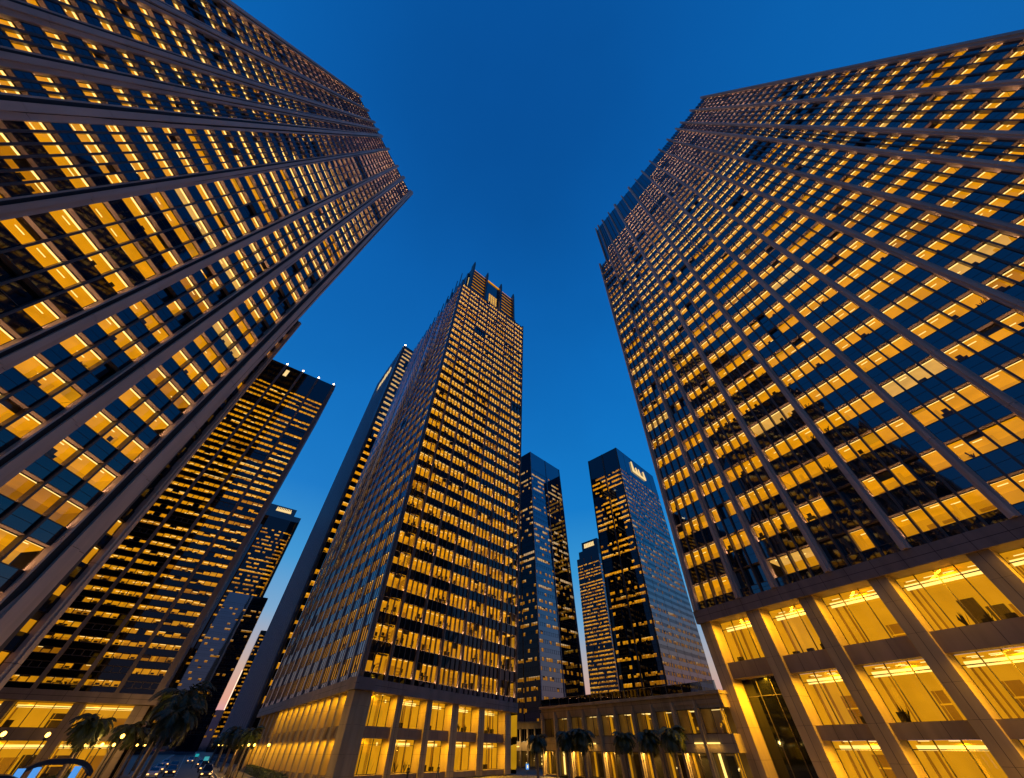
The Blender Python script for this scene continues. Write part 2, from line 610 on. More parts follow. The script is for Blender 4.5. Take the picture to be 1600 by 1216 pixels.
def body(root, F, depth, roof_z, z_bot=0.0, sides="spandrel glass", inset=6.5, name="rear_wall", cut=None):
    """the other walls and the roof that close the block behind the facade"""
    mb = MB()
    S = F.S
    a, b = F.p(0, z_bot), F.p(S, z_bot)
    c, d = F.p(S, roof_z), F.p(0, roof_z)
    nn = F.n * -depth
    mb.quad(a + nn, d + nn, c + nn, b + nn, sides)
    if cut:
        e0, e1, e2 = F.p(0, cut[0]), F.p(cut[1], cut[0]), F.p(cut[1], roof_z)
        mb.quad(a, e0, e0 + nn, a + nn, sides)
        mb.quad(e0, e1, e1 + nn, e0 + nn, "roof felt")
        mb.quad(e1, e2, e2 + nn, e1 + nn, sides)
        d = e2
    else:
        mb.quad(a, d, d + nn, a + nn, sides)
    mb.quad(b, b + nn, c + nn, c, sides)
    q = F.n * -inset
    mb.quad(a + q, b + q, c + q, d + q, "dark core")
    mb.obj(name, root)
    rf = MB()
    u = Vector((0, 0, -.01))
    rf.quad(d + u, c + u, c + nn + u, d + nn + u, "roof felt")
    rf.obj("roof", root)

def floors_of(z0, z1, h, a, b, zones=None):
    """openings from z0: each floor h high, opening from a*h to b*h"""
    L = []
    z = z0
    while z < z1 - .5 * h:
        hh = h
        if zones:
            for zt, hz in zones:
                if z >= zt:
                    hh = hz
        L.append((z + a * hh, z + b * hh))
        z += hh
    return L

def area_lamp(name, loc, d, size, power, col=(1.0, .55, .10), spread=170):
    L = bpy.data.lights.new(name, 'AREA')
    L.shape = 'RECTANGLE'
    L.size, L.size_y = size
    L.energy = power
    L.color = col
    L.spread = math.radians(spread)
    o = bpy.data.objects.new(name, L)
    COL.objects.link(o)
    o.location = loc
    o.rotation_euler = Vector(d).to_track_quat('-Z', 'Y').to_euler()
    return o

def base_storeys(root, F, cols, storeys, st, R):
    """cols: (s0, s1) stone columns; storeys: (z_bottom, z_top) of each open level, beams between them
    the glazing lies st['dep'] behind the face; down lamps wash the sides of the columns"""
    dep = st['dep']
    ztop = max(z for _, z in storeys)
    m = st['stone']
    for (a, b) in cols:
        mb = MB()
        zz = 0.0
        for (zb, zt) in storeys[::-1]:
            pass
        cuts = [0.0] + sorted(set([q for z in storeys for q in ((z[0] * .45 + z[1] * .55), z[0])])) + [ztop]
        cuts = sorted(set(round(c, 2) for c in cuts if c >= 0))
        for c0, c1 in zip(cuts[:-1], cuts[1:]):
            if c1 - c0 > .02:
                F.box(mb, a, b, c0 + .02, c1, -dep, 0, m)
        F.box(mb, a + .025, b - .025, 0, ztop - .01, -dep + .01, -.025, "joint")
        F.box(mb, (a + b) / 2 - .02, (a + b) / 2 + .02, 0, ztop - .01, -.02, .004, "joint")
        mb.obj("column", root)
    opens = [(cols[i][1], cols[i + 1][0]) for i in range(len(cols) - 1)]
    for oi, (a, b) in enumerate(opens):
        lv = st['levels'](oi) if 'levels' in st else storeys
        for li, (zb, zt) in enumerate(lv):
            g = MB()
            dark = st['dark_fn'](oi, li) if 'dark_fn' in st else False
            npn = max(2, round((b - a) / st['pane']))
            e = [a + (b - a) * q / npn for q in range(npn + 1)]
            if dark:
                F.face(g, a, b, zb, zt, -dep, "dark tower glass")
            else:
                F.face(g, a, b, zb, zt, -dep, "window glass")
            for q in range(npn + 1):
                F.box(g, e[q] - .05, e[q] + .05, zb, zt, -dep - .08, -dep + .1, "bronze metal")
            for zz in (zb + (zt - zb) * .82,):
                F.box(g, a, b, zz - .04, zz + .04, -dep - .07, -dep + .08, "bronze metal")
            F.box(g, a, b, zb, zb + .08, -dep - .07, -dep + .08, "bronze metal")
            # the room behind
            if not dark:
                rd = dep + st['room']
                h = zt - zb
                c = zt - .02
                mid = dep + 1.1
                g.quad(F.p(a, c, -dep - .1), F.p(a, c, -rd), F.p(b, c, -rd), F.p(b, c, -dep - .1), "lobby ceiling")
                F.box(g, a + .1, b - .1, zb + .80 * h, zb + .90 * h, -mid - .12, -mid, "cove light")
                F.box(g, a + .1, b - .1, zb + .90 * h, zb + .93 * h, -mid - .5, -mid + .1, "lobby ceiling")
                F.face(g, a, b, zb, c, -rd, "lobby wall")
                g.quad(F.p(a, zb, -dep - .1), F.p(b, zb, -dep - .1), F.p(b, zb, -rd), F.p(a, zb, -rd), "pale stone")
                g.quad(F.p(a, zb, -dep - .1), F.p(a, zb, -rd), F.p(a, c, -rd), F.p(a, c, -dep - .1), "lobby wall")
                g.quad(F.p(b, zb, -rd), F.p(b, zb, -dep - .1), F.p(b, c, -dep - .1), F.p(b, c, -rd), "lobby wall")
                # panels, doors, pillars and rows of ceiling lights inside
                for q in range(npn):
                    k = R.random()
                    s_ = e[q] + .15
                    t_ = e[q + 1] - .15
                    if k < .55:
                        hh = R.uniform(.45, .7)
                        F.box(g, s_, t_, zb, zb + hh * h, -rd + .02, -rd + .3, R.choice(("lobby wall low", "lobby wall low", "bronze metal")))
                        F.box(g, s_ + .3, s_ + .36, zb, zb + hh * h, -rd + .3, -rd + .34, "lobby wall")
                        if R.random() < .5:
                            F.box(g, s_ + .1, t_ - .1, zb + hh * h * .55, zb + hh * h * .6, -rd + .3, -rd + .36, "lobby ceiling")
                    if k > .78:
                        m_ = R.uniform(s_, t_ - .3)
                        F.box(g, m_, m_ + .4, zb, c, -dep - 2.6, -dep - 2.1, "lobby wall")
                    for r_ in (2.0, 3.1, 4.2, 5.4):
                        if r_ < st['room'] - .5 and R.random() < .75:
                            m_ = R.uniform(s_, s_ + .5)
                            F.box(g, m_, m_ + 1.0, c - .07, c - .015, -dep - r_ - .12, -dep - r_, "strip light")
                    if R.random() < .5:
                        F.box(g, s_ + .1, s_ + .9, zb, zb + R.uniform(.6, 1.0), -dep - 1.2, -dep - .7, "furniture")
                    if R.random() < .3:
                        for j in range(8):
                            a_ = R.uniform(-.5, .5)
                            mm_ = (s_ + t_) / 2
                            g.quad(F.p(mm_ - .03, zb, -dep - .5), F.p(mm_ + .03, zb, -dep - .5), F.p(mm_ + a_ + .1, zb + R.uniform(.9, 1.7), -dep - .5), F.p(mm_ + a_ - .05, zb + .9, -dep - .5), "furniture")
                for q in range(2):
                    n_ = -dep - 2.2 - q * (st['room'] - 2) / 2.2
                    F.box(g, a, a + .12, zb, c, n_ - .5, n_, "lobby wall low")
                    F.box(g, b - .12, b, zb, c, n_ - .5, n_, "lobby wall low")
                F.box(g, a, b, c - .28, c, -rd * .6 - .3, -rd * .6, "lobby wall")
            g.obj("window", root)
            # soffit lamp that washes the column sides
            if st.get('lamp'):
                pc = F.p((a + b) / 2, zt - .12, -dep * .62)
                area_lamp("downlight", pc, (0, 0, -1), (max(.4, (b - a) * .8), .35), st['lamp'] * (b - a) * (zt - zb) / 24, (1.0, .50, .012))
        # beams between the levels of this opening
        zs = sorted(lv)
        for (lo, hi) in zip(zs[:-1], zs[1:]):
            bm = MB()
            F.box(bm, a, b, lo[1], hi[0], -dep + .02, -st['beam_in'], st['beam'])
            nj = max(1, round((b - a) / 2.4))
            for q in range(1, nj):
                s_ = a + (b - a) * q / nj
                F.box(bm, s_ - .02, s_ + .02, lo[1], hi[0], -st['beam_in'], -st['beam_in'] + .006, "joint")
            bm.obj("beam", root)
        if zs[0][0] > .3:
            bm = MB()
            F.box(bm, a, b, 0, zs[0][0], -dep + .02, -.25, st['beam'])
            bm.obj("plinth", root)

def cornice(root, F, s0, s1, z0, z1, n, m, joint_every=4.0, back=-3.0):
    mb = MB()
    F.box(mb, s0, s1, z0, z1, back, n, m)
    zm = (z0 + z1) / 2
    F.box(mb, s0, s1, zm - .025, zm + .025, n, n + .006, "joint")
    k = max(1, round((s1 - s0) / joint_every))
    for q in range(1, k):
        s = s0 + (s1 - s0) * q / k
        F.box(mb, s - .025, s + .025, z0, z1, n, n + .005, "joint")
    mb.obj("cornice", root)

OFFICE = dict(tilt=.012, recess=.85, frame="bronze metal", reveal="reveal metal", bar=.09, depth=4.6, ceil=.12, dark="spandrel glass",
              cm=[("lit ceiling", "lit wall"), ("lit ceiling dim", "lit wall dim"), ("warm white ceiling", "lit wall")], strips=.85, stuff=.22, blind=.07, sill=True,
              spandrel="spandrel glass", joint=True, fin=(.16, .28, "bronze metal"))
FAR = dict(recess=.12, frame="bronze metal", reveal="bronze metal", bar=.07, depth=2.6, ceil=.05, dark="dark tower glass",
           cm=[("lit ceiling", "lit wall"), ("lit ceiling dim", "lit wall dim"), ("pale lit ceiling", "lit wall")], strips=.25, stuff=.25, blind=.22,
           spandrel="dark tower glass", joint=False, fin=None, min_px=14)

# ================================================================== RIGHT TOWER
R_ = random.Random(11)
ssR = [0, 8.6, 14.6, 22.2, 31, 40.4, 47.8, 56.25, 63.6, 70.75, 74.9, 82.5, 90.9]
utR = [0, .08, .124, .257, .395, .519, .59, .67, .738, .808, .847, .92, 1]
d_ = Vector((.4934, -.8698, 0))
BLR = Vector((32.44, 68.26, 20))
FR_ = Fac(BLR, BLR + d_ * 90.9, (44.37, 62.23, 196), (83.67, 4.5, 196), 90.9, (20, 196), ss=ssR, ut=utR)
rt = thing("office_tower", "tall stone-piered office tower at the right with amber windows in nearly every bay", "tower", (32.44, 68.26, 0), "office towers around the plaza")
FRB = Fac(BLR - Vector((0, 0, 20)), BLR + d_ * 90.9 - Vector((0, 0, 20)), BLR, BLR + d_ * 90.9, 90.9, (0, 20))
panesR = [4, 3, 4, 4, 5, 4, 4, 4, 4, 3, 4, 4]
pwR = 1.0
baysR = [(ssR[i] + pwR / 2, ssR[i + 1] - pwR / 2, panesR[i]) for i in range(12)]
flR = floors_of(20.4, 196, 5.4, .16, .66, [(105, 4.8), (132, 4.1), (150, 3.7)])
stR = dict(OFFICE)
stR['pw'] = .5
stR['recess'] = .65
stR['fin'] = (.24, .28, "bronze metal")
stR['body_top'] = {0: 157}
limR = [156, 166, 169, 173, 180, 186, 190, 191, 192, 192, 193, 193]
def litR(b, f, n, R):
    if R.random() < .015:
        return [0] * n
    L = [1] * n
    if R.random() < .14:
        L = [1 if R.random() < .65 else 0 for _ in range(n)]
    if R.random() < .06:
        L = [2 if q else 0 for q in L]
    elif R.random() < .08:
        L = [3 if q else 0 for q in L]
    return L
facade(rt, FR_, baysR, flR, stR, R_, limR, 100, litR)
piers(rt, FR_, [(0.3, 1, None, 159.5)] + [(s, 1, None, 198.5) for s in ssR[1:-1]] + [(90.5, 1.3, None, 198)] +
      [(5.6, .6, 152, 198.5)] + [(18.4, .45, 88, 198.5), (26.6, .5, 70, 198.5), (35.7, .45, 98, 198.5)], pwR, .55, 20, 198.5, "pier stone", .35)
cornice(rt, FRB, -.4, 90.9, 18.2, 20.0, .45, "brown stone", 3.0)
colsR = [(-.1, 1.9), (8.5, 10.6), (16.6, 18.5), (25.4, 27.3), (34.9, 36.8), (44.5, 46.5), (54, 56), (64, 66)]
stRB = dict(dep=2.5, stone="pale stone", pane=2.1, room=8, beam="brown stone", beam_in=.55, lamp=1000,
            levels=lambda oi: [(0, 10.9), (12.8, 18.15)] if oi == 0 else [(.5, 4.4), (5.7, 10.7), (12.6, 18.15)],
            dark_fn=lambda oi, li: oi == 0 and li == 0)
base_storeys(rt, FRB, colsR, [(.5, 4.4), (5.7, 10.7), (12.6, 18.2)], stRB, R_)
body(rt, FR_, 30, 194, 20, cut=(157, 5.6))
nb_ = MB()
FR_.face(nb_, 5.6, 8.6, 157, 195, 0, "spandrel glass")
FR_.face(nb_, 0, 5.7, 156.5, 157.2, 0, "brown stone")
nb_.obj("crown_wall", rt)

# ================================================================== LEFT TOWER
R_ = random.Random(5)
lt = thing("office_tower", "tall stone-piered office tower at the left with its fanning rows of amber windows", "tower", (-53.4, 42.2, 0), "office towers around the plaza")
uL = [0, .126, .235, .305, .370, .50, .681, .808, 1.0]
SL = 56.0
ssL = [u * SL for u in uL]
FL_ = Fac((-47.3, -30.38, 0), (-53.39, 42.17, 0), (-68.16, 4.06, 200), (-52.93, 42.76, 200), SL, (0, 200), ss=ssL)
panesL = [4, 4, 3, 3, 6, 4, 3, 3]
pwL = 1.5
baysL = [(ssL[i] + pwL / 2, ssL[i + 1] - (pwL / 2 if i < 7 else 2.4), panesL[i]) for i in range(8)]
flL = floors_of(2.0, 199, 4.7, .18, .74, [(120, 4.4), (160, 4.0)])
stL = dict(OFFICE)
stL['pw'] = .75
stL['spandrel'] = stL['dark'] = "deep spandrel glass"
stL['strip_w'] = .24
stL['fin'] = (.22, .34, "bronze metal")
stL['recess'] = .7
def litL(b, f, n, R):
    if f < 2:
        return [0] * n
    if f < 5 and R.random() < .15:
        return [0] * n
    if R.random() < .03:
        return [0] * n
    L = [1] * n
    if R.random() < .10:
        L = [1 if R.random() < .6 else 0 for _ in range(n)]
    k = R.random()
    if k < .08:
        L = [3 if q else 0 for q in L]
    elif k < .16:
        L = [2 if q else 0 for q in L]
    return L
facade(lt, FL_, baysL, flL, stL, R_, None, 100, litL)
piers(lt, FL_, [(s, 1.3 if i in (4, 7) else 1, None, None) for i, s in enumerate(ssL[:-1])] + [(SL - 1.1, 1.9, None, None)], pwL, .7, 0, 202, "pier stone", .4)
body(lt, FL_, 26, 199, 0)
# narrow lower return beside the corner pier
FLA = Fac((-53.9, 42.9, 0), (-54.2, 46.9, 0), (-53.9, 42.9, 78), (-55.3, 45.9, 78), 4.0, (0, 78))
def litA(b, f, n, R):
    return [1] if R.random() < .6 else [0]
stA = dict(FAR)
stA['recess'] = .3
facade(lt, FLA, [(1.2, 2.7, 1)], floors_of(1, 77, 3.6, .2, .75), stA, R_, None, 30, litA)
piers(lt, FLA, [(3.3, 1, None, None)], 1.3, .5, 0, 78, "pier stone", .2)
mbx = MB()
FLA.box(mbx, -.1, 1.2, 0, 78, -2, .05, "bronze metal")
FLA.box(mbx, 0, 4, 0, 77.5, -14, -3, "dark core")
mbx.obj("return_wall", lt)

# ================================================================== CENTRE TOWER
R_ = random.Random(3)
ct = thing("office_tower", "stepped office tower in the centre with a louvred lit crown above its corner", "tower", (-26.5, 75.48, 0), "office towers around the plaza")
ZC = 11.4
FC = Fac((-26.5, 75.48, 12.06), (.89, 105, 10.6), (-25.67, 76.05, 168), (6.28, 103.56, 168), 40.27, (12.06, 168))
colC = [.3, 5.2, 11.0, 16.8, 22.6, 28.4, 34.2, 40.0]
baysC = [(colC[i] + .3, colC[i + 1] - .3, [3, 4, 4, 4, 4, 4, 3][i]) for i in range(7)]
flC = floors_of(12.2, 167, 4.5, .17, .755, [(60, 4.35), (100, 4.2)])
stC = dict(OFFICE)
stC.update(pw=.3, recess=.3, fin=(.12, .22, "bronze metal"), spandrel="dark tower glass", joint=False, strip_w=.12, blind=.12, stuff=.34)
def litC(b, f, n, R):
    L = [1] * n
    if R.random() < .10:
        L = [1 if R.random() < .7 else 2 for _ in range(n)]
    if R.random() < .015:
        L = [0] * n
    return L
facade(ct, FC, baysC, flC, stC, R_, None, 100, litC)
piers(ct, FC, [(s, 1, None, None) for s in colC], .55, .4, 12.06, 168.6, "bronze pier", .15)
# left (street) face
FCL = Fac((-64, 117.6, 10.35), (-26.5, 75.48, 12.06), (-59.84, 119.94, 168), (-25.67, 76.05, 168), 56.4, (12.06, 168))
nb = 12
wL = 56.4 / nb
baysCL = [(i * wL + .25, (i + 1) * wL - .25, 4) for i in range(nb)]
stCL = dict(stC)
stCL.update(fin=(.09, .07, "grey panel"), spandrel="mirror glass", min_px=25, strips=.4, recess=.1, sill=False, pw=0)
facade(ct, FCL, baysCL, flC, stCL, R_, None, 60, litC)
tops = [170, 171, 172, 173, 174.5, 176, 177.5, 179, 181, 183, 185, 187, 170]
piers(ct, FCL, [(i * wL + (.25 if i == 0 else (-.25 if i == nb else 0)), 1, None, tops[i]) for i in range(nb + 1)], .45, .28, 12.06, 168.6, "steel fin", None)
for s_, zb_, r_ in ((3, 16, .12), (6, 22, .2), (7.4, 22, .2), (9.4, 48, .2), (11, 30, .12), (12.5, 75, .14), (14.2, 60, .12), (17, 40, .2), (18.2, 40, .2), (19.8, 58, .2), (22, 70, .12), (24, 84, .14),
                    (26.5, 90, .12), (30.5, 95, .2), (31.6, 95, .2), (34.5, 105, .12), (38, 112, .12), (40, 118, .2), (41, 118, .2), (45, 125, .12), (49, 130, .12)):
    mb = MB()
    mb.tube([FCL.p(s_, zb_, .42), FCL.p(s_, 168.5, .42)], [r_, r_], "pale rib", 10)
    mb.obj("blade", ct, True)
cornice(ct, FC, -.5, 40.5, 10.5, 12.1, .5, "brown stone", 3.2)
cornice(ct, FCL, 0, 56.9, 10.5, 12.1, .5, "brown stone", 3.2)
FCB = Fac((-26.5, 75.48, 0), (.89, 105, 0), (-26.5, 75.48, 12.06), (.89, 105, 10.6), 40.27, (0, 12.06))
FCLB = Fac((-64, 117.6, 0), (-26.5, 75.48, 0), (-64, 117.6, 10.35), (-26.5, 75.48, 12.06), 56.4, (0, 12.06))
stCB = dict(dep=2.3, stone="pale stone", pane=1.7, room=7, beam="brown stone", beam_in=.5, lamp=700)
base_storeys(ct, FCB, [(-.1, 3.3), (8.5, 9.8), (15.2, 16.5), (21.5, 23.2), (28.8, 30.5), (36.8, 38.6)], [(.8, 4.9), (6.3, 10.4)], stCB, R_)
cl = [(56.4 - 3.2, 56.3)] + [(56.4 - 6.6 - 3.4 * i, 56.4 - 5.7 - 3.4 * i) for i in range(15)]
stCLB = dict(stCB)
stCLB.update(lamp=420, pane=1.2, room=5)
base_storeys(ct, FCLB, [c for c in cl[::-1] if c[0] > 0], [(.8, 4.9), (6.3, 10.4)], stCLB, R_)
bd = MB()
pA, pB, pD = Vector((-25.67, 76.05, 168)), Vector((6.28, 103.56, 168)), Vector((-59.84, 119.94, 168))
pE = pB + pD - pA
u_ = Vector((0, 0, -.6))
bd.quad(pA + u_, pB + u_, pE + u_, pD + u_, "roof felt")
bd.obj("roof", ct)
bd = MB()
gA, gB, gD = Vector((-26.5, 75.48, 0)), Vector((.89, 105, 0)), Vector((-64, 117.6, 0))
gE = gB + gD - gA
bd.quad(gB, gE, pE, pB, "dark tower glass")
bd.quad(gE, gD, pD, pE, "dark tower glass")
iA, iB, iE, iD = [q.lerp((gA + gE) / 2, .3) for q in (gA, gB, gE, gD)]
bd.hexa([iA, iB, iE, iD, iA + Vector((0, 0, 166)), iB + Vector((0, 0, 166)), iE + Vector((0, 0, 166)), iD + Vector((0, 0, 166))], "dark core")
bd.obj("rear_wall", ct)
# crown, set back behind the front parapet
nF = FC.n
sF = (pB - pA).normalized()
def crown_pt(s, z, n):
    return pA + sF * s + nF * n + Vector((0, 0, z - 168))
FK = Fac(crown_pt(5.2, 168, -2.5), crown_pt(36.5, 168, -2.5), crown_pt(5.2, 200, -2.5), crown_pt(36.5, 200, -2.5), 31.3, (168, 200))
kb = MB()
FK.box(kb, 0, 31.3, 167.5, 198.5, -24, -.5, "bronze metal")
kb.obj("crown_wall", ct)
for i, (a, b) in enumerate([(1.0, 9.6), (10.6, 20.4), (21.4, 30.4)]):
    lv = MB()
    if i != 1:
        for k in range(8):
            z = 169 + k * 3.6
            FK.box(lv, a, b, z, z + 1.9, -.45, .5, "bronze metal")
            FK.box(lv, a, b, z + 1.9, z + 3.6, -.45, -.0, "lit ceiling")
        lv.obj("louvre_panel", ct)
    else:
        FK.box(lv, a, b, 197.6, 198.2, -.45, .1, "lit ceiling")
        FK.face(lv, a, b, 168, 198, -.4, "spandrel glass")
        for r in range(7):
            for c in range(4):
                FK.box(lv, a + 3.0 + c * 1.5, a + 4.1 + c * 1.5, 169 + r * 2.2, 170.6 + r * 2.2, -.38, -.25, "warm white ceiling")
        lv.obj("lit_grid", ct)
for s, zt in ((.2, 205), (10.1, 204.3), (20.9, 203.6), (31, 203)):
    fb = MB()
    FK.box(fb, s - .55, s + .55, 167.5, zt - 3.5, -1, 1.6, "bronze metal")
    fb.hexa([FK.p(s - .55, zt - 3.5, 1.6), FK.p(s + .55, zt - 3.5, 1.6), FK.p(s + .55, zt - 3.5, -1), FK.p(s - .55, zt - 3.5, -1),
             FK.p(s - .2, zt, 1.5), FK.p(s + .2, zt, 1.5), FK.p(s + .2, zt, .6), FK.p(s - .2, zt, .6)], "bronze metal")
    fb.obj("crown_fin", ct)
FK2 = Fac(crown_pt(5.2, 168, -26), crown_pt(5.2, 168, -2.5), crown_pt(5.2, 192, -26), crown_pt(5.2, 192, -2.5), 23.5, (168, 192))
for i in range(5):
    fb = MB()
    FK2.box(fb, 1 + i * 4.8, 2.2 + i * 4.8, 167.5, 188 + i * 1.2, -.8, 1.3, "steel fin")
    fb.obj("crown_fin", ct)
fb = MB()
for k in range(13):
    FK2.box(fb, 20.6, 21.4, 172 + k * 1.3, 172.8 + k * 1.3, -.5, .2, "strip light")
fb.obj("lit_grid", ct)

# ================================================================== LOWER LEFT DARK TOWER
R_ = random.Random(21)
dt = thing("office_tower", "dark flat-topped tower behind the left tower with bulbs along its roof edge", "tower", (-61.7, 78.7, 0), "office towers around the plaza")
Q = Vector((-61.71, 78.69, 0))
dB = Vector((-.8, -.6, 0))
SD = 40.0
FD = Fac(Q + dB * SD + Vector((0, 0, 10)), Q + Vector((0, 0, 10)), Q + dB * SD + Vector((-.5, 0, 90)), Q + Vector((-.5, -.3, 90)), SD, (10, 90))
posD = [SD - q for q in (.5, 5.9, 11.0, 16.0, 21.0, 26.0, 31.0, 36.0)]
posD = posD[::-1]
baysD = [(posD[i] + .3, posD[i + 1] - .3, 4) for i in range(len(posD) - 1)]
flD = floors_of(10.3, 81, 1.78, .18, .72)
flD = [f for i, f in enumerate(flD) if i != len(flD) - 5]
stD = dict(FAR)
stD.update(bar=.13, pw=.3, strips=.15, blind=.2, stuff=.45, recess=.14, spandrel="dark tower glass", depth=2.4)
holes = set()
for k in range(10):
    holes.add((R_.randrange(7), R_.randrange(40)))
def litD(b, f, n, R):
    if (b, f) in holes or (f in (1, 2, 4) and R.random() < .35):
        return [0] * n
    return [0 if R.random() < .04 else (2 if R.random() < .15 else 1) for _ in range(n)]
facade(dt, FD, baysD, flD, stD, R_, None, 100, litD)
piers(dt, FD, [(s, 1, None, None) for s in posD[:-1]] + [(SD - .45, 1.7, None, None)], .6, .25, 10, 90, "brown stone", None)
FDB = Fac(Q + dB * SD, Q, Q + dB * SD + Vector((0, 0, 10)), Q + Vector((0, 0, 10)), SD, (0, 10))
cornice(dt, FDB, 0, SD + .2, 8.7, 10.0, .3, "brown stone", 4)
cD = [(SD - 2.5, SD - .5), (SD - 10.2, SD - 8.8), (SD - 18.0, SD - 16.8), (SD - 26, SD - 24.8), (SD - 34, SD - 32.8)]
stDB = dict(dep=1.3, stone="brown stone", pane=2.2, room=2.9, beam="brown stone", beam_in=.2, lamp=260)
base_storeys(dt, FDB, cD[::-1], [(.4, 4.5), (5.8, 8.6)], stDB, R_)
body(dt, FD, 24, 89.6, 10, "mirror glass", 4.5)
mb = MB()
n_ = FD.n * -24
mb.quad(Q, Q + n_, Q + n_ + Vector((0, 0, 10)), Q + Vector((0, 0, 10)), "brown stone")
mb.quad(FD.p(0, 0, -4.6), FD.p(SD, 0, -4.6), FD.p(SD, 10, -4.6), FD.p(0, 10, -4.6), "dark core")
mb.obj("side_wall", dt)
for s in posD:
    lb = MB()
    p = FD.p(s - (.3 if s > SD - 1 else 0), 90.5, .1)
    lb.ball(p, .28, "bulb", 8, 5)
    lb.tube([p - Vector((0, 0, .7)), p], [.06, .06], "lamp metal", 6)
    lb.obj("roof_light", dt)
gl = MB()
FD.box(gl, SD - 15.2, SD - 14.2, 85.5, 88.2, .02, .1, "sign light")
gl.obj("lit_panel", dt)
ed = MB()
sd_ = Vector((-.6, .8, 0))
FDS = Fac(Q, Q + sd_ * 24, Q + Vector((-.5, -.3, 90)), Q + sd_ * 24 + Vector((-.5, -.3, 90)), 24, (0, 90))
for k in range(10):
    FDS.box(ed, .3 + k * 2.4, .55 + k * 2.4, 10, 89, 0, .22, "steel fin")
for k in range(44):
    FDS.box(ed, .6, 23, 11 + k * 1.78, 11.5 + k * 1.78, .02, .08, "pale lit ceiling" if k % 3 else "bronze metal")
ed.obj("side_wall", dt)

# ================================================================== SLIM TOWER BEHIND THE CENTRE TOWER
R_ = random.Random(31)
st2 = thing("office_tower", "slim tower directly behind the centre tower with a slanted lit sign on its blank side", "tower", (-87.8, 157.1, 0), "office towers around the plaza")
N0 = Vector((-87.8, 157.15, 0))
dN = Vector((.707, .707, 0))
FN = Fac(N0, N0 + dN * 40, N0 + Vector((0, 0, 226)), N0 + dN * 40 + Vector((0, 0, 226)), 40, (0, 226))
stN = dict(FAR)
stN.update(depth=3, strips=.35, blind=.2, cm=[("pale lit ceiling", "lit wall"), ("lit ceiling", "lit wall")])
def litN(b, f, n, R):
    return [0 if R.random() < .06 else (2 if f < 30 else 1) for _ in range(n)]
facade(st2, FN, [(1.3, 9.6, 4), (11.2, 19.5, 4), (21, 29, 4)], floors_of(8, 224, 4.6, .3, .72), stN, R_, None, 50, litN)
piers(st2, FN, [(.6, 1, None, None), (10.4, 1, None, None), (20.2, 1, None, None), (30, 1, None, None)], 1.0, .35, 0, 226, "bronze metal", None)
dM = Vector((-32, 40.7, 0)).normalized()
FM = Fac(N0 + dM * 51.8, N0, N0 + dM * 51.8 + Vector((0, 0, 226)), N0 + Vector((0, 0, 226)), 51.8, (0, 226))
lw = MB()
FM.face(lw, 0, 51.8, 0, 226, 0, "mirror glass")
for k in range(46):
    FM.box(lw, .2 + k * 1.12, .42 + k * 1.12, 4, 226, 0, .42 if k % 4 else .8, "grey panel" if k % 2 else "pale rib")
for k in range(46):
    FM.box(lw, 0, 51.8, 8 + k * 4.6, 8.12 + k * 4.6, 0, .1, "bronze metal")
lw.obj("side_wall", st2)
mb = MB()
q1, q2, q3 = FN.p(40, 0), FN.p(40, 0) + dM * 51.8, N0 + dM * 51.8
hz = Vector((0, 0, 225.4))
mb.quad(q1, q2, q2 + hz, q1 + hz, "dark tower glass")
mb.quad(q2, q3, q3 + hz, q2 + hz, "dark tower glass")
mb.quad(FN.p(0, 0, -4), FN.p(40, 0, -4), FN.p(40, 225.4, -4), FN.p(0, 225.4, -4), "dark core")
mb.obj("rear_wall", st2)
mb = MB()
mb.quad(N0 + hz, q1 + hz, q2 + hz, q3 + hz, "roof felt")
mb.obj("roof", st2)
sg = MB()
for k in range(9):
    h = (5.5, 8, 6, 9, 5, 7.5, 6, 8.5, 5)[k]
    FM.box(sg, 14 + k * 2.6, 15.7 + k * 2.6, 207, 207 + h, .25, .6, "sign light")
FM.box(sg, 13.6, 37.2, 205.6, 206.6, .25, .6, "sign light")
sg.obj("sign", st2)
lb = MB()
lb.ball(FN.p(.6, 226.6, .2), .7, "bulb", 8, 5)
lb.obj("roof_light", st2)

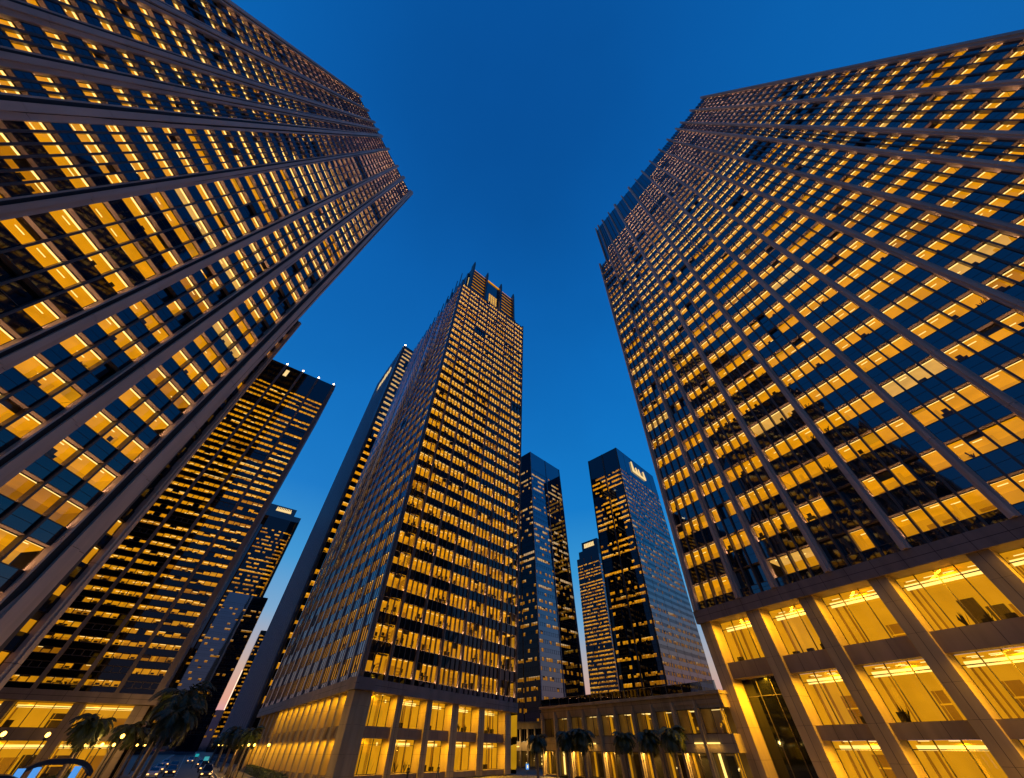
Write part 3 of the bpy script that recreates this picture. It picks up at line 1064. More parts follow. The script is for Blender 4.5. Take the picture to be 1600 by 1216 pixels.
# ================================================================== FAR TOWERS
def simple_tower(label, P, dirv, S, H, floors, bays, st, lit, seed, side=None, side_lit=None, fin_n=0, d2=None, S2=20, wall2="mirror glass", lean=(0, 0, 0), per=40, per2=30, fl2=None, bays2=None, left=False):
    """corner P; right face along dirv, left face along d2; both faces glazed"""
    t = thing("office_tower", label, "tower", tuple(P), "office towers around the plaza")
    R = random.Random(seed)
    ln = Vector(lean)
    up = Vector((0, 0, H)) + ln
    d1 = Vector(dirv).normalized()
    d2 = Vector(d2).normalized() if d2 else Vector((-d1.y, d1.x, 0))
    A = Fac(P, P + d1 * S, P + up, P + d1 * S + up, S, (0, H))
    B = Fac(P + d2 * S2, P, P + d2 * S2 + up, P + up, S2, (0, H))
    facade(t, A, bays, floors, st, R, None, per, lit)
    if side:
        facade(t, B, bays2 or [(.4, S2 - .4, max(2, int(S2 / 2)))], fl2 or floors, side, R, None, per2, side_lit or lit)
    else:
        w_ = MB()
        B.face(w_, 0, S2, 0, H, 0, wall2)
        w_.obj("side_wall", t)
    w_ = MB()
    q = P + d1 * S + d2 * S2
    w_.quad(P + d1 * S, q, q + up, P + d1 * S + up, wall2)
    w_.quad(q, P + d2 * S2, P + d2 * S2 + up, q + up, wall2)
    c_ = (P + q) / 2
    i4 = [x.lerp(c_, .42) for x in (P, P + d1 * S, q, P + d2 * S2)]
    w_.hexa(i4 + [x + up - Vector((0, 0, 1)) for x in i4], "dark core")
    w_.obj("rear_wall", t)
    rf = MB()
    z_ = Vector((0, 0, -.3))
    rf.quad(P + up + z_, P + d1 * S + up + z_, q + up + z_, P + d2 * S2 + up + z_, "roof felt")
    rf.obj("roof", t)
    return t, A, B
def bays_of(S, n, gap, panes):
    w_ = S / n
    return [(i * w_ + gap / 2, (i + 1) * w_ - gap / 2, panes) for i in range(n)]
GLASS = dict(FAR)
glow("pale far ceiling", (1.0, .66, .34), .55, vary=.3)  # room light carried by the ceiling's own emission
GLASS.update(spandrel="mirror glass", dark="mirror glass", fin=None, recess=.06, bar=.06, cm=[("pale lit ceiling", "lit wall dim"), ("pale far ceiling", "lit wall dim"), ("lit ceiling", "lit wall")], strips=0, blind=.2, stuff=.2)
DARKF = dict(FAR)
DARKF.update(strips=.2, blind=.2, stuff=.3)
def bands(p_row, p_pane, dim=.4):
    def fn(b, f, n, R):
        row = random.Random(f * 7919 + int(p_row * 1000)).random()
        if row > p_row:
            return [1 if R.random() < .08 else 0 for _ in range(n)]
        return [0 if R.random() > p_pane else (2 if R.random() < dim else 1) for _ in range(n)]
    return fn

# glass tower right behind the centre tower
P1 = Vector((12.2, 189.6, 0))
NE, NW = (.707, .707, 0), (-.707, .707, 0)
t1, A1, B1 = simple_tower("blue glass tower beside the right edge of the centre tower with a plain dark top", P1, NE, 31.7, 144, floors_of(9, 132, 3.3, .35, .78),
                          bays_of(31.7, 2, .5, 10), GLASS, bands(.62, .6, .75), 41, side=GLASS, side_lit=bands(.6, .6, .6), d2=NW, S2=30, lean=(.5, 0, 0), bays2=bays_of(30, 3, .5, 7))
piers(t1, A1, [(.25, 1, None, None), (15.8, 1, None, None), (31.4, 1, None, None)], .5, .25, 0, 144, "steel fin", None)
# big glass tower with the tall lit letters
P2 = Vector((72.0, 207.6, 0))
t2, A2, B2 = simple_tower("broad glass tower with four tall lit strokes as a sign at its top", P2, NE, 56, 159, floors_of(9, 143, 3.4, .32, .78),
                          bays_of(56, 6, .35, 9), GLASS, bands(.72, .55, .9), 43, side=DARKF, side_lit=bands(.55, .8, .2), d2=NW, S2=26, lean=(7.5, -3, 0), bays2=bays_of(26, 2, 1.3, 7), per=70, per2=60)
piers(t2, B2, [(.3, 1, None, None), (13, 1, None, None), (25.4, 1, None, None)], .8, .25, 0, 159, "bronze metal", None)
sg = MB()
A2.box(sg, 18.5, 38, 146.5, 147.9, .3, .9, "sign light")
for s, w_, h in ((18.5, 2.8, 8.5), (24.2, 2.2, 5.6), (28.4, 2.2, 6.0), (36, 2.2, 7.2)):
    sg.hexa([A2.p(s, 147.9, .9), A2.p(s + w_, 147.9, .9), A2.p(s + w_, 147.9, .3), A2.p(s, 147.9, .3), A2.p(s, 146.5 + h, .9), A2.p(s + w_ * .35, 146.5 + h, .9), A2.p(s + w_ * .35, 146.5 + h, .3), A2.p(s, 146.5 + h, .3)], "sign light")
sg.obj("sign", t2)
# mid-distance tower between the two glass towers
P3 = Vector((76.0, 321, 0))
t3, A3, B3 = simple_tower("stepped-top tower with a small lit rooftop sign between the two glass towers", P3, NE, 40, 126, floors_of(9, 122, 2.6, .3, .72),
                          bays_of(40, 4, .4, 6), GLASS, bands(.45, .4, .9), 47, side=DARKF, side_lit=bands(.95, .85, .3), d2=NW, S2=25, lean=(4.5, 0, 0), bays2=bays_of(25, 3, .5, 7))
cb = MB()
B3.box(cb, 3.0, 25, 126, 132, -22, 0, "dark tower glass")
B3.box(cb, 7.0, 25, 132, 140, -20, -.6, "dark tower glass")
cb.obj("crown_wall", t3)
sg = MB()
for k in range(6):
    B3.box(sg, 10 + k * 1.9, 11.4 + k * 1.9, 135, 138, -.55, -.2, "sign light")
B3.box(sg, 9.8, 21.2, 134.2, 135, -.55, -.2, "sign light")
sg.obj("sign", t3)

# far left tower with the lit roof sign
P4 = Vector((-220.0, 333.4, 0))
t4, A4, B4 = simple_tower("blue-grey tower with a notched top and glowing roof sign behind the dark flat-topped tower", P4, (-.62, .78, 0), 30, 160, floors_of(10, 150, 3.4, .3, .7),
                          bays_of(30, 3, 1, 5), GLASS, bands(.4, .4), 51, side=DARKF, side_lit=bands(.92, .62, .35), d2=(-.80, -.60, 0), S2=62, bays2=[(2, 30, 10), (34, 59, 12)], per=20, per2=60)
cb = MB()
B4.box(cb, 20, 62, 160, 165, -20, 0, "spandrel glass")
B4.box(cb, 30, 55, 165, 172, -18, -.5, "spandrel glass")
B4.box(cb, 31.0, 33.0, 20, 150, 0, 1.2, "spandrel glass")
B4.box(cb, 60, 62, 8, 160, 0, .8, "spandrel glass")
cb.obj("crown_wall", t4)
sg = MB()
B4.box(sg, 37, 51, 166.6, 168.6, -.45, 0, "sign light")
for k in range(9):
    B4.box(sg, 37.2 + k * 1.55, 38.1 + k * 1.55, 168.6, 170.4, -.45, 0, "sign light")
sg.obj("sign", t4)
# low blue slab just right of it
P5 = Vector((-214, 332, 0))
t5, A5, B5 = simple_tower("lower dark blue slab close behind the tower with the notched top", P5, (-.62, .78, 0), 20, 92, floors_of(8, 86, 3.4, .3, .7),
                          bays_of(20, 2, 1, 5), GLASS, bands(.3, .3), 53, side=GLASS, side_lit=bands(.3, .3), d2=(-.80, -.60, 0), S2=30, per=10, per2=10, wall2="spandrel glass")
# dark tower on the right of the gap of sky
P6 = Vector((-262.5, 420, 0))
t6, A6, B6 = simple_tower("dark far tower just right of the strip of pink sky over the street", P6, (.80, .60, 0), 60, 86, floors_of(8, 82, 3.0, .3, .7),
                          bays_of(60, 6, 1, 6), DARKF, bands(.95, .65, .4), 57, d2=(-.55, .83, 0), S2=30, per=50, wall2="spandrel glass")
# blue block at the end of the street
P7 = Vector((-345, 480, 0))
t7, A7, B7 = simple_tower("low hazy blue block that closes the far end of the street", P7, (.9, .44, 0), 90, 30, floors_of(3, 26, 5.0, .3, .6),
                          bays_of(90, 6, 2, 6), GLASS, bands(.5, .25, .5), 59, d2=(-.44, .9, 0), S2=30, per=20, wall2="spandrel glass")
P8 = Vector((80, 480, 0))
t8, A8, B8 = simple_tower("low blue block far behind the pavilion roof between the glass towers", P8, (.98, -.17, 0), 30, 36, floors_of(3, 30, 5.0, .3, .6),
                          bays_of(30, 3, 2, 4), GLASS, bands(.3, .2, .5), 61, d2=(.17, .98, 0), S2=30, per=8, wall2="spandrel glass")

# ================================================================== LOW PAVILION
R_ = random.Random(71)
O0 = Vector((6.56, 99.78, 0))
dO = (Vector((31, 66.9, 0)) - O0).normalized()
SO = 40.97
FO = Fac(O0, O0 + dO * SO, O0 + Vector((0, 0, 9.69)), O0 + dO * SO + Vector((0, 0, 9.69)), SO, (0, 9.69))
lo = thing("pavilion", "low two-storey stone pavilion with a glass roof rail behind a row of palms", "pavilion", tuple(O0))
ZL = [(0.2, 3.3), (5.15, 7.85)]
wl = MB()
FO.box(wl, -.3, SO, 8.3, 9.3, -8, .05, "pale stone")
FO.box(wl, -.5, SO + .2, 9.3, 9.69, -8, .55, "pale stone")
FO.box(wl, 0, SO, 7.85, 8.3, -3, -.1, "pale stone")
FO.box(wl, 0, SO, 3.3, 5.15, -3, -.05, "pale stone")
FO.box(wl, 0, SO, 4.2, 4.24, -.05, -.045, "joint")
FO.box(wl, 0, SO, 8.78, 8.81, .05, .056, "joint")
for k in range(1, 21):
    FO.box(wl, k * 2.03 - .015, k * 2.03 + .015, 3.3, 9.3, .051, .055, "joint")
wl.obj("wall", lo)
stO = dict(recess=.35, frame="bronze metal", reveal="pale stone", bar=.08, depth=5, ceil=0, dark="dark tower glass",
           cm=[("lit wall low2", "lit wall low2")], strips=0, stuff=0, blind=0)
glow("lit wall low2", (1.0, .52, .10), .045, vary=.8)  # faint room light put into the walls as emission
for k in range(10):
    a, b = k * 4.05 + .35, (k + 1) * 4.05 - .1
    fp = MB()
    FO.box(fp, k * 4.05 - .22, k * 4.05 + .22, 0, 8.75, -.2, .4, "pale stone")
    FO.box(fp, k * 4.05 + .22, k * 4.05 + .32, 0, 8.7, -.2, .1, "pale stone")
    fp.obj("pier", lo)
    for li, (za, zb) in enumerate(ZL):
        g = MB()
        window(g, FO, a, b, za, zb, 2, [1, 1], stO, R_, False)
        # what shows inside: ceiling strips, lit columns and dark screens
        if li == 1:
            for q in range(3):
                if R_.random() < .75:
                    z_ = zb - .12
                    n_ = -.9 - q * 1.1
                    FO.box(g, a + R_.uniform(.1, 1.2), b - R_.uniform(.1, 1.0), z_ - .06, z_, n_ - .1, n_, "strip light")
            c_ = R_.uniform(a + .2, b - 1.2)
            FO.box(g, c_, c_ + .35, za, zb, -2.4, -2.0, "lit wall")
            for q in range(5):
                x_ = R_.uniform(a + .1, b - .4)
                z_ = R_.uniform(za + .2, zb - .5)
                FO.box(g, x_, x_ + R_.uniform(.1, .3), z_, z_ + R_.uniform(.08, .35), -3.2, -3.1, "lit wall")
        else:
            c_ = R_.uniform(a + .1, a + .5)
            FO.box(g, c_, c_ + .30, za, zb, -1.0, -.8, "cove light" if R_.random() < .5 else "lit wall")
            FO.box(g, b - .9, b - .5, za, zb, -1.6, -1.3, "lit wall")
            FO.box(g, a + .9, b - 1.2, za, zb - .3, -1.4, -1.3, "furniture")
            for q in range(8):
                x_ = R_.uniform(a + .1, b - .4)
                z_ = R_.uniform(za + .2, zb - .9)
                FO.box(g, x_, x_ + R_.uniform(.08, .35), z_, z_ + R_.uniform(.06, .3), -2.2, -2.1, R_.choice(("lit wall", "strip light", "pale lit ceiling")))
        g.obj("window", lo)
rl = MB()
for k in range(14):
    s0, s1 = k * SO / 14 + .03, (k + 1) * SO / 14 - .03
    FO.box(rl, s0, s1, 9.72, 10.75, .25, .28, "rail glass")
    FO.box(rl, s0 - .05, s0 + .0, 9.69, 10.8, .22, .31, "steel fin")
FO.box(rl, 0, SO, 10.75, 10.8, .22, .31, "steel fin")
rl.obj("glass_rail", lo)
rb = MB()
q = FO.n * -9
rb.quad(FO.p(0, 9.3), FO.p(SO, 9.3), FO.p(SO, 9.3) + q, FO.p(0, 9.3) + q, "roof felt")
rb.quad(FO.p(0, 0), FO.p(0, 9.3), FO.p(0, 9.3) + q, FO.p(0, 0) + q, "brown stone")
rb.quad(FO.p(0, 0) + q, FO.p(0, 9.3) + q, FO.p(SO, 9.3) + q, FO.p(SO, 0) + q, "brown stone")
rb.obj("roof", lo)
for s0, s1 in ((11.6, 14.6), (34.6, 38.6)):
    ll = MB()
    FO.box(ll, s0, s1, 4.15, 4.30, .02, .14, "cove light")
    ll.obj("wall_light", lo)
    area_lamp("wall_light_lamp", FO.p((s0 + s1) / 2, 4.1, .35), -FO.n * .4 + Vector((0, 0, -1)), (s1 - s0, .1), 25)
for s in (2, 10, 18, 26, 34):
    area_lamp("shop_lamp", FO.p(s, 3.15, -.3), FO.n * .3 + Vector((0, 0, -1)), (3.2, .3), 420)
# lower wing further back
W0 = Vector((-9.5, 144, 0))
dW = (Vector((8.9, 129.7, 0)) - Vector((-.75, 137.2, 0))).normalized()
FW = Fac(W0, W0 + dW * 26, W0 + Vector((0, 0, 8.58)), W0 + dW * 26 + Vector((0, 0, 8.58)), 26, (0, 8.58))
lw_ = thing("pavilion", "smaller stone wing set back between the centre tower and the long pavilion", "pavilion", tuple(W0))
wm = MB()
FW.box(wm, 0, 26, 7.2, 8.2, -6, 0, "pale stone")
FW.box(wm, 0, 26, 8.2, 8.58, -6, .4, "pale stone")
FW.box(wm, 0, 26, 3.0, 4.6, -3, 0, "pale stone")
wm.quad(FW.p(0, 0, -5), FW.p(26, 0, -5), FW.p(26, 8, -5), FW.p(0, 8, -5), "dark core")
wm.obj("wall", lw_)
for k in range(11):
    pm = MB()
    FW.box(pm, k * 2.5 - .2, k * 2.5 + .2, 0, 7.2, -.3, .15, "pale stone")
    pm.obj("pier", lw_)
    if k < 10:
        for li, (za, zb) in enumerate(((.2, 3.0), (4.6, 7.2))):
            g = MB()
            stO['dark'] = "dark tower glass"
            window(g, FW, k * 2.5 + .2, k * 2.5 + 2.3, za, zb, 2, [1, 1] if li == 0 else [0, 0], stO, R_, False)
            if li == 0:
                for q in range(8):
                    x_ = R_.uniform(k * 2.5 + .3, k * 2.5 + 2)
                    z_ = R_.uniform(.3, 2.5)
                    FW.box(g, x_, x_ + R_.uniform(.06, .3), z_, z_ + R_.uniform(.06, .4), -2.2, -2.1, R_.choice(("lit wall", "strip light", "cove light")))
            g.obj("window", lw_)
ll = MB()
FW.box(ll, 11, 14.6, 3.7, 3.9, .02, .2, "cove light")
ll.obj("wall_light", lw_)
area_lamp("wing_lamp", FW.p(13, 4.6, 2.2), -FW.n, (14, .4), 260, (1, .6, .2))

# ================================================================== GROUND, STREET
az = math.radians(-33.5)
ax = Vector((math.sin(az), math.cos(az), 0))
px_ = Vector((ax.y, -ax.x, 0))
g = MB()
g.quad((-1500, -1500, -.12), (1500, -1500, -.12), (1500, 1500, -.12), (-1500, 1500, -.12), "paving")
tag(g.obj("ground"), None, None, None, "structure")
def strip(name, x0, x1, y0, y1, z, m, kind="structure"):
    q = MB()
    q.quad(ax * y0 + px_ * x0 + Vector((0, 0, z)), ax * y0 + px_ * x1 + Vector((0, 0, z)), ax * y1 + px_ * x1 + Vector((0, 0, z)), ax * y1 + px_ * x0 + Vector((0, 0, z)), m)
    return tag(q.obj(name), None, None, None, kind)
strip("road", -6.5, 6.5, 20, 620, -.112, "asphalt")
rp_ = MB()
def strip_to(mb, x0, x1, y0, y1, z, m):
    mb.quad(ax * y0 + px_ * x0 + Vector((0, 0, z)), ax * y0 + px_ * x1 + Vector((0, 0, z)), ax * y1 + px_ * x1 + Vector((0, 0, z)), ax * y1 + px_ * x0 + Vector((0, 0, z)), m)
for y in range(30, 400, 9):
    strip_to(rp_, -.08, .08, y, y + 4, -.106, "road paint")
strip_to(rp_, -6.1, -5.95, 20, 500, -.106, "road paint")
strip_to(rp_, 5.95, 6.1, 20, 500, -.106, "road paint")
tag(rp_.obj("road_marking"), None, None, None, "structure")
def slab(name, x0, x1, y0, y1, z0, z1, m):
    q = MB()
    P = [ax * y0 + px_ * x0, ax * y0 + px_ * x1, ax * y1 + px_ * x1, ax * y1 + px_ * x0]
    q.hexa([p + Vector((0, 0, z0)) for p in P] + [p + Vector((0, 0, z1)) for p in P], m)
    return tag(q.obj(name), None, None, None, "structure")
slab("pavement", 6.75, 19, 20, 520, -.12, 0, "paving")
slab("kerb", 6.5, 6.75, 20, 520, -.12, .01, "kerb stone")
slab("pavement", -16, -6.75, 20, 520, -.12, 0, "paving")
slab("kerb", -6.75, -6.5, 20, 520, -.12, .01, "kerb stone")
def st_pt(x, y, z=0.0):
    return ax * y + px_ * x + Vector((0, 0, z))

# ------------------------------------------------------------------ palms
def make_palm(label, h, cr, seed, loc, nfr=26, lean=0.3, group="palms along the street"):
    R = random.Random(seed)
    t = thing("palm_tree", label, "palm", loc, group)
    L = Vector(loc)
    tb = MB()
    pts, rad = [], []
    for i in range(12):
        f = i / 11
        pts.append(L + Vector((lean * f * f, lean * .4 * f * f, h * f)))
        rad.append((.24 - .10 * f) * (1 + (.08 if i % 2 else 0)) * (1.35 if i == 0 else 1))
    tb.tube(pts, rad, "trunk bark", 9)
    tb.obj("trunk", t, True)
    top = pts[-1]
    cb_ = MB()
    for k in range(nfr):
        a = 2 * PI * k / nfr * 2.618 + R.uniform(-.2, .2)
        up = 1.15 - 1.55 * (k / nfr) + R.uniform(-.12, .12)
        ln = cr * R.uniform(.85, 1.12)
        hd = Vector((math.cos(a), math.sin(a), 0))
        p = top.copy()
        an = up
        mid = []
        seg = 11
        for s in range(seg + 1):
            mid.append(p.copy())
            p = p + (hd * math.cos(an) + Vector((0, 0, math.sin(an)))) * (ln / seg)
            an -= .17 + .05 * (s / seg)
        cb_.tube(mid, [.035 * (1 - s / (seg + 1)) + .008 for s in range(seg + 1)], "palm leaf", 4, False)
        side = Vector((-hd.y, hd.x, 0))
        for s in range(1, seg + 1):
            for sub in (0, .5):
                if s == seg and sub:
                    continue
                c = mid[s].lerp(mid[min(s + 1, seg)], sub)
                fr = (s + sub) / seg
                ll_ = .30 * cr * (math.sin(PI * min(1, fr * .85 + .12))) * R.uniform(.8, 1.15)
                dirf = (mid[min(s + 1, seg)] - mid[s - 1]).normalized()
                for sg_ in (-1, 1):
                    tip = c + side * sg_ * ll_ * .75 + dirf * ll_ * .55 + Vector((0, 0, -ll_ * R.uniform(.25, .6)))
                    wv = dirf * .085
                    cb_.quad(c - wv, c + wv, tip + wv * .3, tip - wv * .3, "palm leaf")
    cb_.obj("crown", t)
    return t
def px_at(azd, D):
    a = math.radians(azd)
    return Vector((math.sin(a) * D, math.cos(a) * D, 0))
p0 = px_at(-36.6, 70)
big = make_palm("tallest palm at the left of the street, its wide crown against the distant towers", 8.0, 4.0, 1, tuple(p0), 34, .6)
big2 = make_palm("shorter palm leaning beside the tallest palm at the left of the street", 6.3, 3.0, 2, tuple(px_at(-36.0, 66)), 26, .3)
k = 0
names = ["first", "second", "third", "fourth", "fifth", "sixth", "seventh", "eighth"]
palm0 = make_palm("first palm from the camera in the row on the right pavement", 5.6, 2.7, 3, tuple(st_pt(8.3, 99)), 26, .25)
for i, y in enumerate((108, 118, 129, 142, 158, 178, 204)):
    dup(palm0, st_pt(8.0 + .6 * (i % 2), y), 1.1 * i, names[i + 1] + " palm from the camera in the row on the right pavement", .95 + .08 * (i % 3))
for i, (x, y) in enumerate(((-8.6, 88), (-11.5, 80), (-9, 104), (-13, 92), (-9, 124), (-8.8, 146))):
    dup(palm0, st_pt(x, y), 2.0 * i + .6, names[i] + " palm from the camera in the row on the left pavement", 1.0 + .06 * (i % 2))
pav = make_palm("palm before the gap between the set-back wing and the long pavilion", 4.7, 2.45, 9, tuple(px_at(2.93, 84)), 32, .1, "palms in front of the pavilion")
for i, (a_, D, s_) in enumerate(((6.45, 84, 1.08), (8.36, 82, 1.12), (13.1, 80, 1.03), (15.8, 77, 1.06), (18.4, 74, 1.12))):
    dup(pav, px_at(a_, D), 1.3 * i + .5, ["palm left of the close pair at the pavilion's left end", "palm right of the close pair at the pavilion's left end", "left palm of the trio before the pavilion's middle", "middle palm of the trio before the pavilion", "right palm of the trio before the pavilion, nearest the right tower"][i], s_)

# ------------------------------------------------------------------ hedges
def hedge(label, a, b, w_, h, seed):
    R = random.Random(seed)
    mb = MB()
    d = (b - a)
    L = d.length
    d.normalize()
    s = Vector((-d.y, d.x, 0))
    P = [a - s * w_ / 2, b - s * w_ / 2, b + s * w_ / 2, a + s * w_ / 2]
    mb.hexa([p for p in P] + [p + Vector((0, 0, h * .88)) for p in P], "hedge leaf")
    for i in range(int(L * 60)):
        c = a + d * R.uniform(0, L) + s * R.choice((-w_ / 2, w_ / 2, R.uniform(-w_ / 2, w_ / 2)))
        c.z = R.uniform(.1, h) if abs((c - a).dot(s)) > w_ * .45 else h * R.uniform(.86, 1.03)
        u = Vector((R.uniform(-1, 1), R.uniform(-1, 1), R.uniform(-1, 1))).normalized() * .13
        v = u.orthogonal().normalized() * .07
        mb.quad(c - u, c + v, c + u, c - v, "hedge leaf")
    o = mb.obj("hedge")
    return tag(o, label, "hedge", "clipped hedges along the street")
hedge("long clipped hedge along the street side of the centre tower", st_pt(12.8, 78), st_pt(12.8, 126), 1.2, 1.1, 1)
hedge("clipped hedge between the left pavement and the dark tower", st_pt(-13.5, 74), st_pt(-13.5, 120), 1.2, 1.2, 2)

# ------------------------------------------------------------------ street lamps
def make_lamp(label, loc, h):
    t = thing("street_lamp", label, "street lamp", loc, "street lamps along the road")
    L = Vector(loc)
    m_ = MB()
    m_.tube([L, L + Vector((0, 0, .3)), L + Vector((0, 0, .32)), L + Vector((0, 0, h - .3))], [.14, .12, .07, .045], "lamp metal", 8)
    m_.tube([L + Vector((0, 0, h - .3)), L + Vector((0, 0, h - .2))], [.12, .14], "lamp metal", 8)
    m_.obj("pole", t)
    b_ = MB()
    b_.ball(L + Vector((0, 0, h)), .15, "globe", 12, 8)
    b_.obj("globe", t, True)
    return t
lamp0 = make_lamp("street lamp nearest the camera on the right pavement", tuple(st_pt(9.2, 76)), 4.05)
for i, y in enumerate((84, 93, 104, 117, 132, 150, 172, 198)):
    dup(lamp0, st_pt(8.2, y), 0, names[i] + " street lamp beyond the nearest one on the right pavement")
for i, (x, y) in enumerate(((-8.2, 70), (-8.2, 80), (-9.6, 94), (-8.0, 110), (-8.0, 128), (-7.8, 148), (-11.5, 84), (-12.5, 100))):
    dup(lamp0, st_pt(x, y), 0, names[i] + " street lamp from the camera on the left pavement")
def lamp_light(p, h, e=160):
    L_ = bpy.data.lights.new("lamp_light", 'POINT')
    L_.energy = e
    L_.color = (1.0, .55, .12)
    L_.shadow_soft_size = .25
    o_ = bpy.data.objects.new("lamp_light", L_)
    COL.objects.link(o_)
    o_.location = Vector(p) + Vector((0, 0, h))
for p_ in ((9.2, 76), (8.2, 93), (8.2, 117), (8.2, 150), (-8.2, 70), (-8.4, 80), (-9.6, 94), (-10.4, 120)):
    lamp_light(st_pt(*p_), 4.5, 750)
for i, (a_, D) in enumerate(((-46.8, 62), (-44.15, 64), (-39.1, 68))):
    dup(lamp0, px_at(a_, D) + Vector((0, 0, 0)), 0, ["taller lamp before the dark tower's base at the left border", "taller lamp between the two shop windows of the dark tower", "taller lamp at the right corner column of the dark tower"][i], 1.16)

# ------------------------------------------------------------------ cars
def make_car(label, paint, loc, rot):
    t = thing("car", label, "car", (0, 0, 0), "cars on the street")
    pr = [(-2.1, .35), (-2.15, .72), (-1.95, .92), (-1.45, 1.0), (-.95, 1.38), (.35, 1.42), (1.05, 1.0), (1.95, .84), (2.12, .62), (2.1, .35)]
    m_ = MB()
    n = len(pr)
    def ring(y, k):
        return [(x * (1 if z < 1.05 else .96), y * (1 if z < 1.05 else .82), z) for x, z in pr]
    i0 = len(m_.v)
    for y in (-.86, -.8, .8, .86):
        sc_ = .96 if abs(y) > .82 else 1
        m_.v += [(x * sc_, y * (1 if z < 1.05 else .80), .35 + (z - .35) * (sc_ if z > .5 else 1)) for x, z in pr]
    kk = m_.m(paint)
    for r in range(3):
        for j in range(n):
            a = i0 + r * n + j
            b = i0 + r * n + (j + 1) % n
            m_.f.append((a, b, b + n, a + n))
            m_.mi.append(kk)
    m_.f.append(tuple(i0 + j for j in range(n))[::-1])
    m_.mi.append(kk)
    m_.f.append(tuple(i0 + 3 * n + j for j in range(n)))
    m_.mi.append(kk)
    m_.obj("body", t, False)
    gq = MB()
    for sy in (-1, 1):
        y0, y1 = sy * .872, sy * .70
        gq.quad((-1.3, y0 * .99, 1.03), (.9, y0 * .99, 1.03), (.3, y1 * .99 + sy * .012, 1.37), (-.9, y1 * .99 + sy * .012, 1.34), "dark tower glass")
    gq.quad((1.03, -.68, 1.03), (1.03, .68, 1.03), (.38, .6, 1.41), (.38, -.6, 1.41), "dark tower glass")
    gq.quad((-1.46, .68, 1.02), (-1.46, -.68, 1.02), (-.98, -.6, 1.385), (-.98, .6, 1.385), "dark tower glass")
    gq.obj("window", t)
    for x in (-1.3, 1.35):
        for sy in (-1, 1):
            wq = MB()
            wq.tube([(x, sy * .70, .33), (x, sy * .90, .33)], [.33, .33], "tyre", 14)
            wq.tube([(x, sy * .90, .33), (x, sy * .905, .33)], [.2, .2], "steel fin", 12)
            wq.obj("wheel", t)
    for sy in (-1, 1):
        hq = MB()
        hq.box(2.04, 2.14, sy * .62 - .17, sy * .62 + .17, .58, .74, "headlight")
        hq.obj("headlight", t)
        tq = MB()
        tq.box(-2.16, -2.08, sy * .64 - .16, sy * .64 + .16, .68, .82, "taillight")
        tq.obj("taillight", t)
    t.location = loc
    t.rotation_euler = (0, 0, rot)
    return t
surf("silver paint", (.45, .45, .46), .3, .05, 3, 0, .5)
surf("dark paint", (.03, .035, .05), .25, .05, 3, 0, .3)
ra = math.atan2(-ax.y, -ax.x)
cA = make_car("silver car with headlights on, nearest the camera on the left of the road", "silver paint", st_pt(-3.6, 112, -.11), ra)
cB = make_car("dark car with headlights on, nearest the camera on the right of the road", "dark paint", st_pt(4.4, 108, -.11), ra)
for i, (x, y) in enumerate(((-1.2, 120), (-3.6, 134), (-1.4, 150), (-3.8, 170))):
    dup(cA if i % 2 else cB, st_pt(x, y, -.11), ra, ["dark car with headlights on, just behind the nearest silver car", "silver car with headlights on in the middle of the left queue", "dark car with headlights on further up the left queue", "silver car with headlights on, last of the left queue"][i])
for i, (x, y) in enumerate(((4.9, 122), (4.6, 134), (4.8, 147), (4.4, 163), (2.0, 200))):
    dup(cB if i % 2 else cA, st_pt(x, y, -.11), ra, ["silver car at the right kerb behind the nearest dark car", "dark car third in the line at the right kerb", "silver car fourth in the line at the right kerb", "dark car last in the line at the right kerb", "silver car far up the middle of the street"][i])

# ------------------------------------------------------------------ teal screens on the street, blue round sign
def screen(label, loc, w_, h, zc, rot, m):
    t = thing("street_screen", label, "screen", tuple(loc), "teal screens beside the street")
    L = Vector(loc)
    d = Vector((math.cos(rot), math.sin(rot), 0))
    s = Vector((-d.y, d.x, 0))
    def bx(mb, u0, u1, n0, n1, z0, z1, mm):
        P = [L + d * u0 + s * n0, L + d * u1 + s * n0, L + d * u1 + s * n1, L + d * u0 + s * n1]
        mb.hexa([p + Vector((0, 0, z0)) for p in P] + [p + Vector((0, 0, z1)) for p in P], mm)
    f = MB()
    bx(f, -w_ / 2 - .06, w_ / 2 + .06, -.1, .1, zc - h / 2 - .06, zc + h / 2 + .06, "lamp metal")
    bx(f, -.06, .06, -.06, .06, 0, zc - h / 2, "lamp metal")
    f.obj("frame", t)
    p_ = MB()
    bx(p_, -w_ / 2, w_ / 2, -.115, -.1, zc - h / 2, zc + h / 2, m)
    p_.obj("panel", t)
    return t
screen("larger teal lit screen by the right pavement of the street", px_at(-31.65, 118), .85, .55, 2.2, az * -1 - .1, "teal screen")
screen("smaller teal lit screen further up the right pavement", px_at(-32.55, 150), .8, .5, 2.3, az * -1 - .1, "teal screen")
pl = thing("sign_post", "small blue lit sign on a thin post left of the pavilion palms", "sign", tuple(px_at(1.75, 82)))
L = px_at(1.75, 82)
q = MB()
q.tube([L, L + Vector((0, 0, 1.5))], [.05, .04], "steel fin", 8)
q.obj("post", pl)
q = MB()
q.box(L.x - .28, L.x + .28, L.y - .06, L.y + .06, 1.3, 2.0, "lamp metal")
q.obj("frame", pl)
q = MB()
q.box(L.x - .24, L.x + .24, L.y - .075, L.y - .06, 1.34, 1.96, "blue screen")
q.box(L.x - .05, L.x + .13, L.y - .085, L.y - .075, 1.5, 1.8, "strip light")
q.obj("panel", pl)

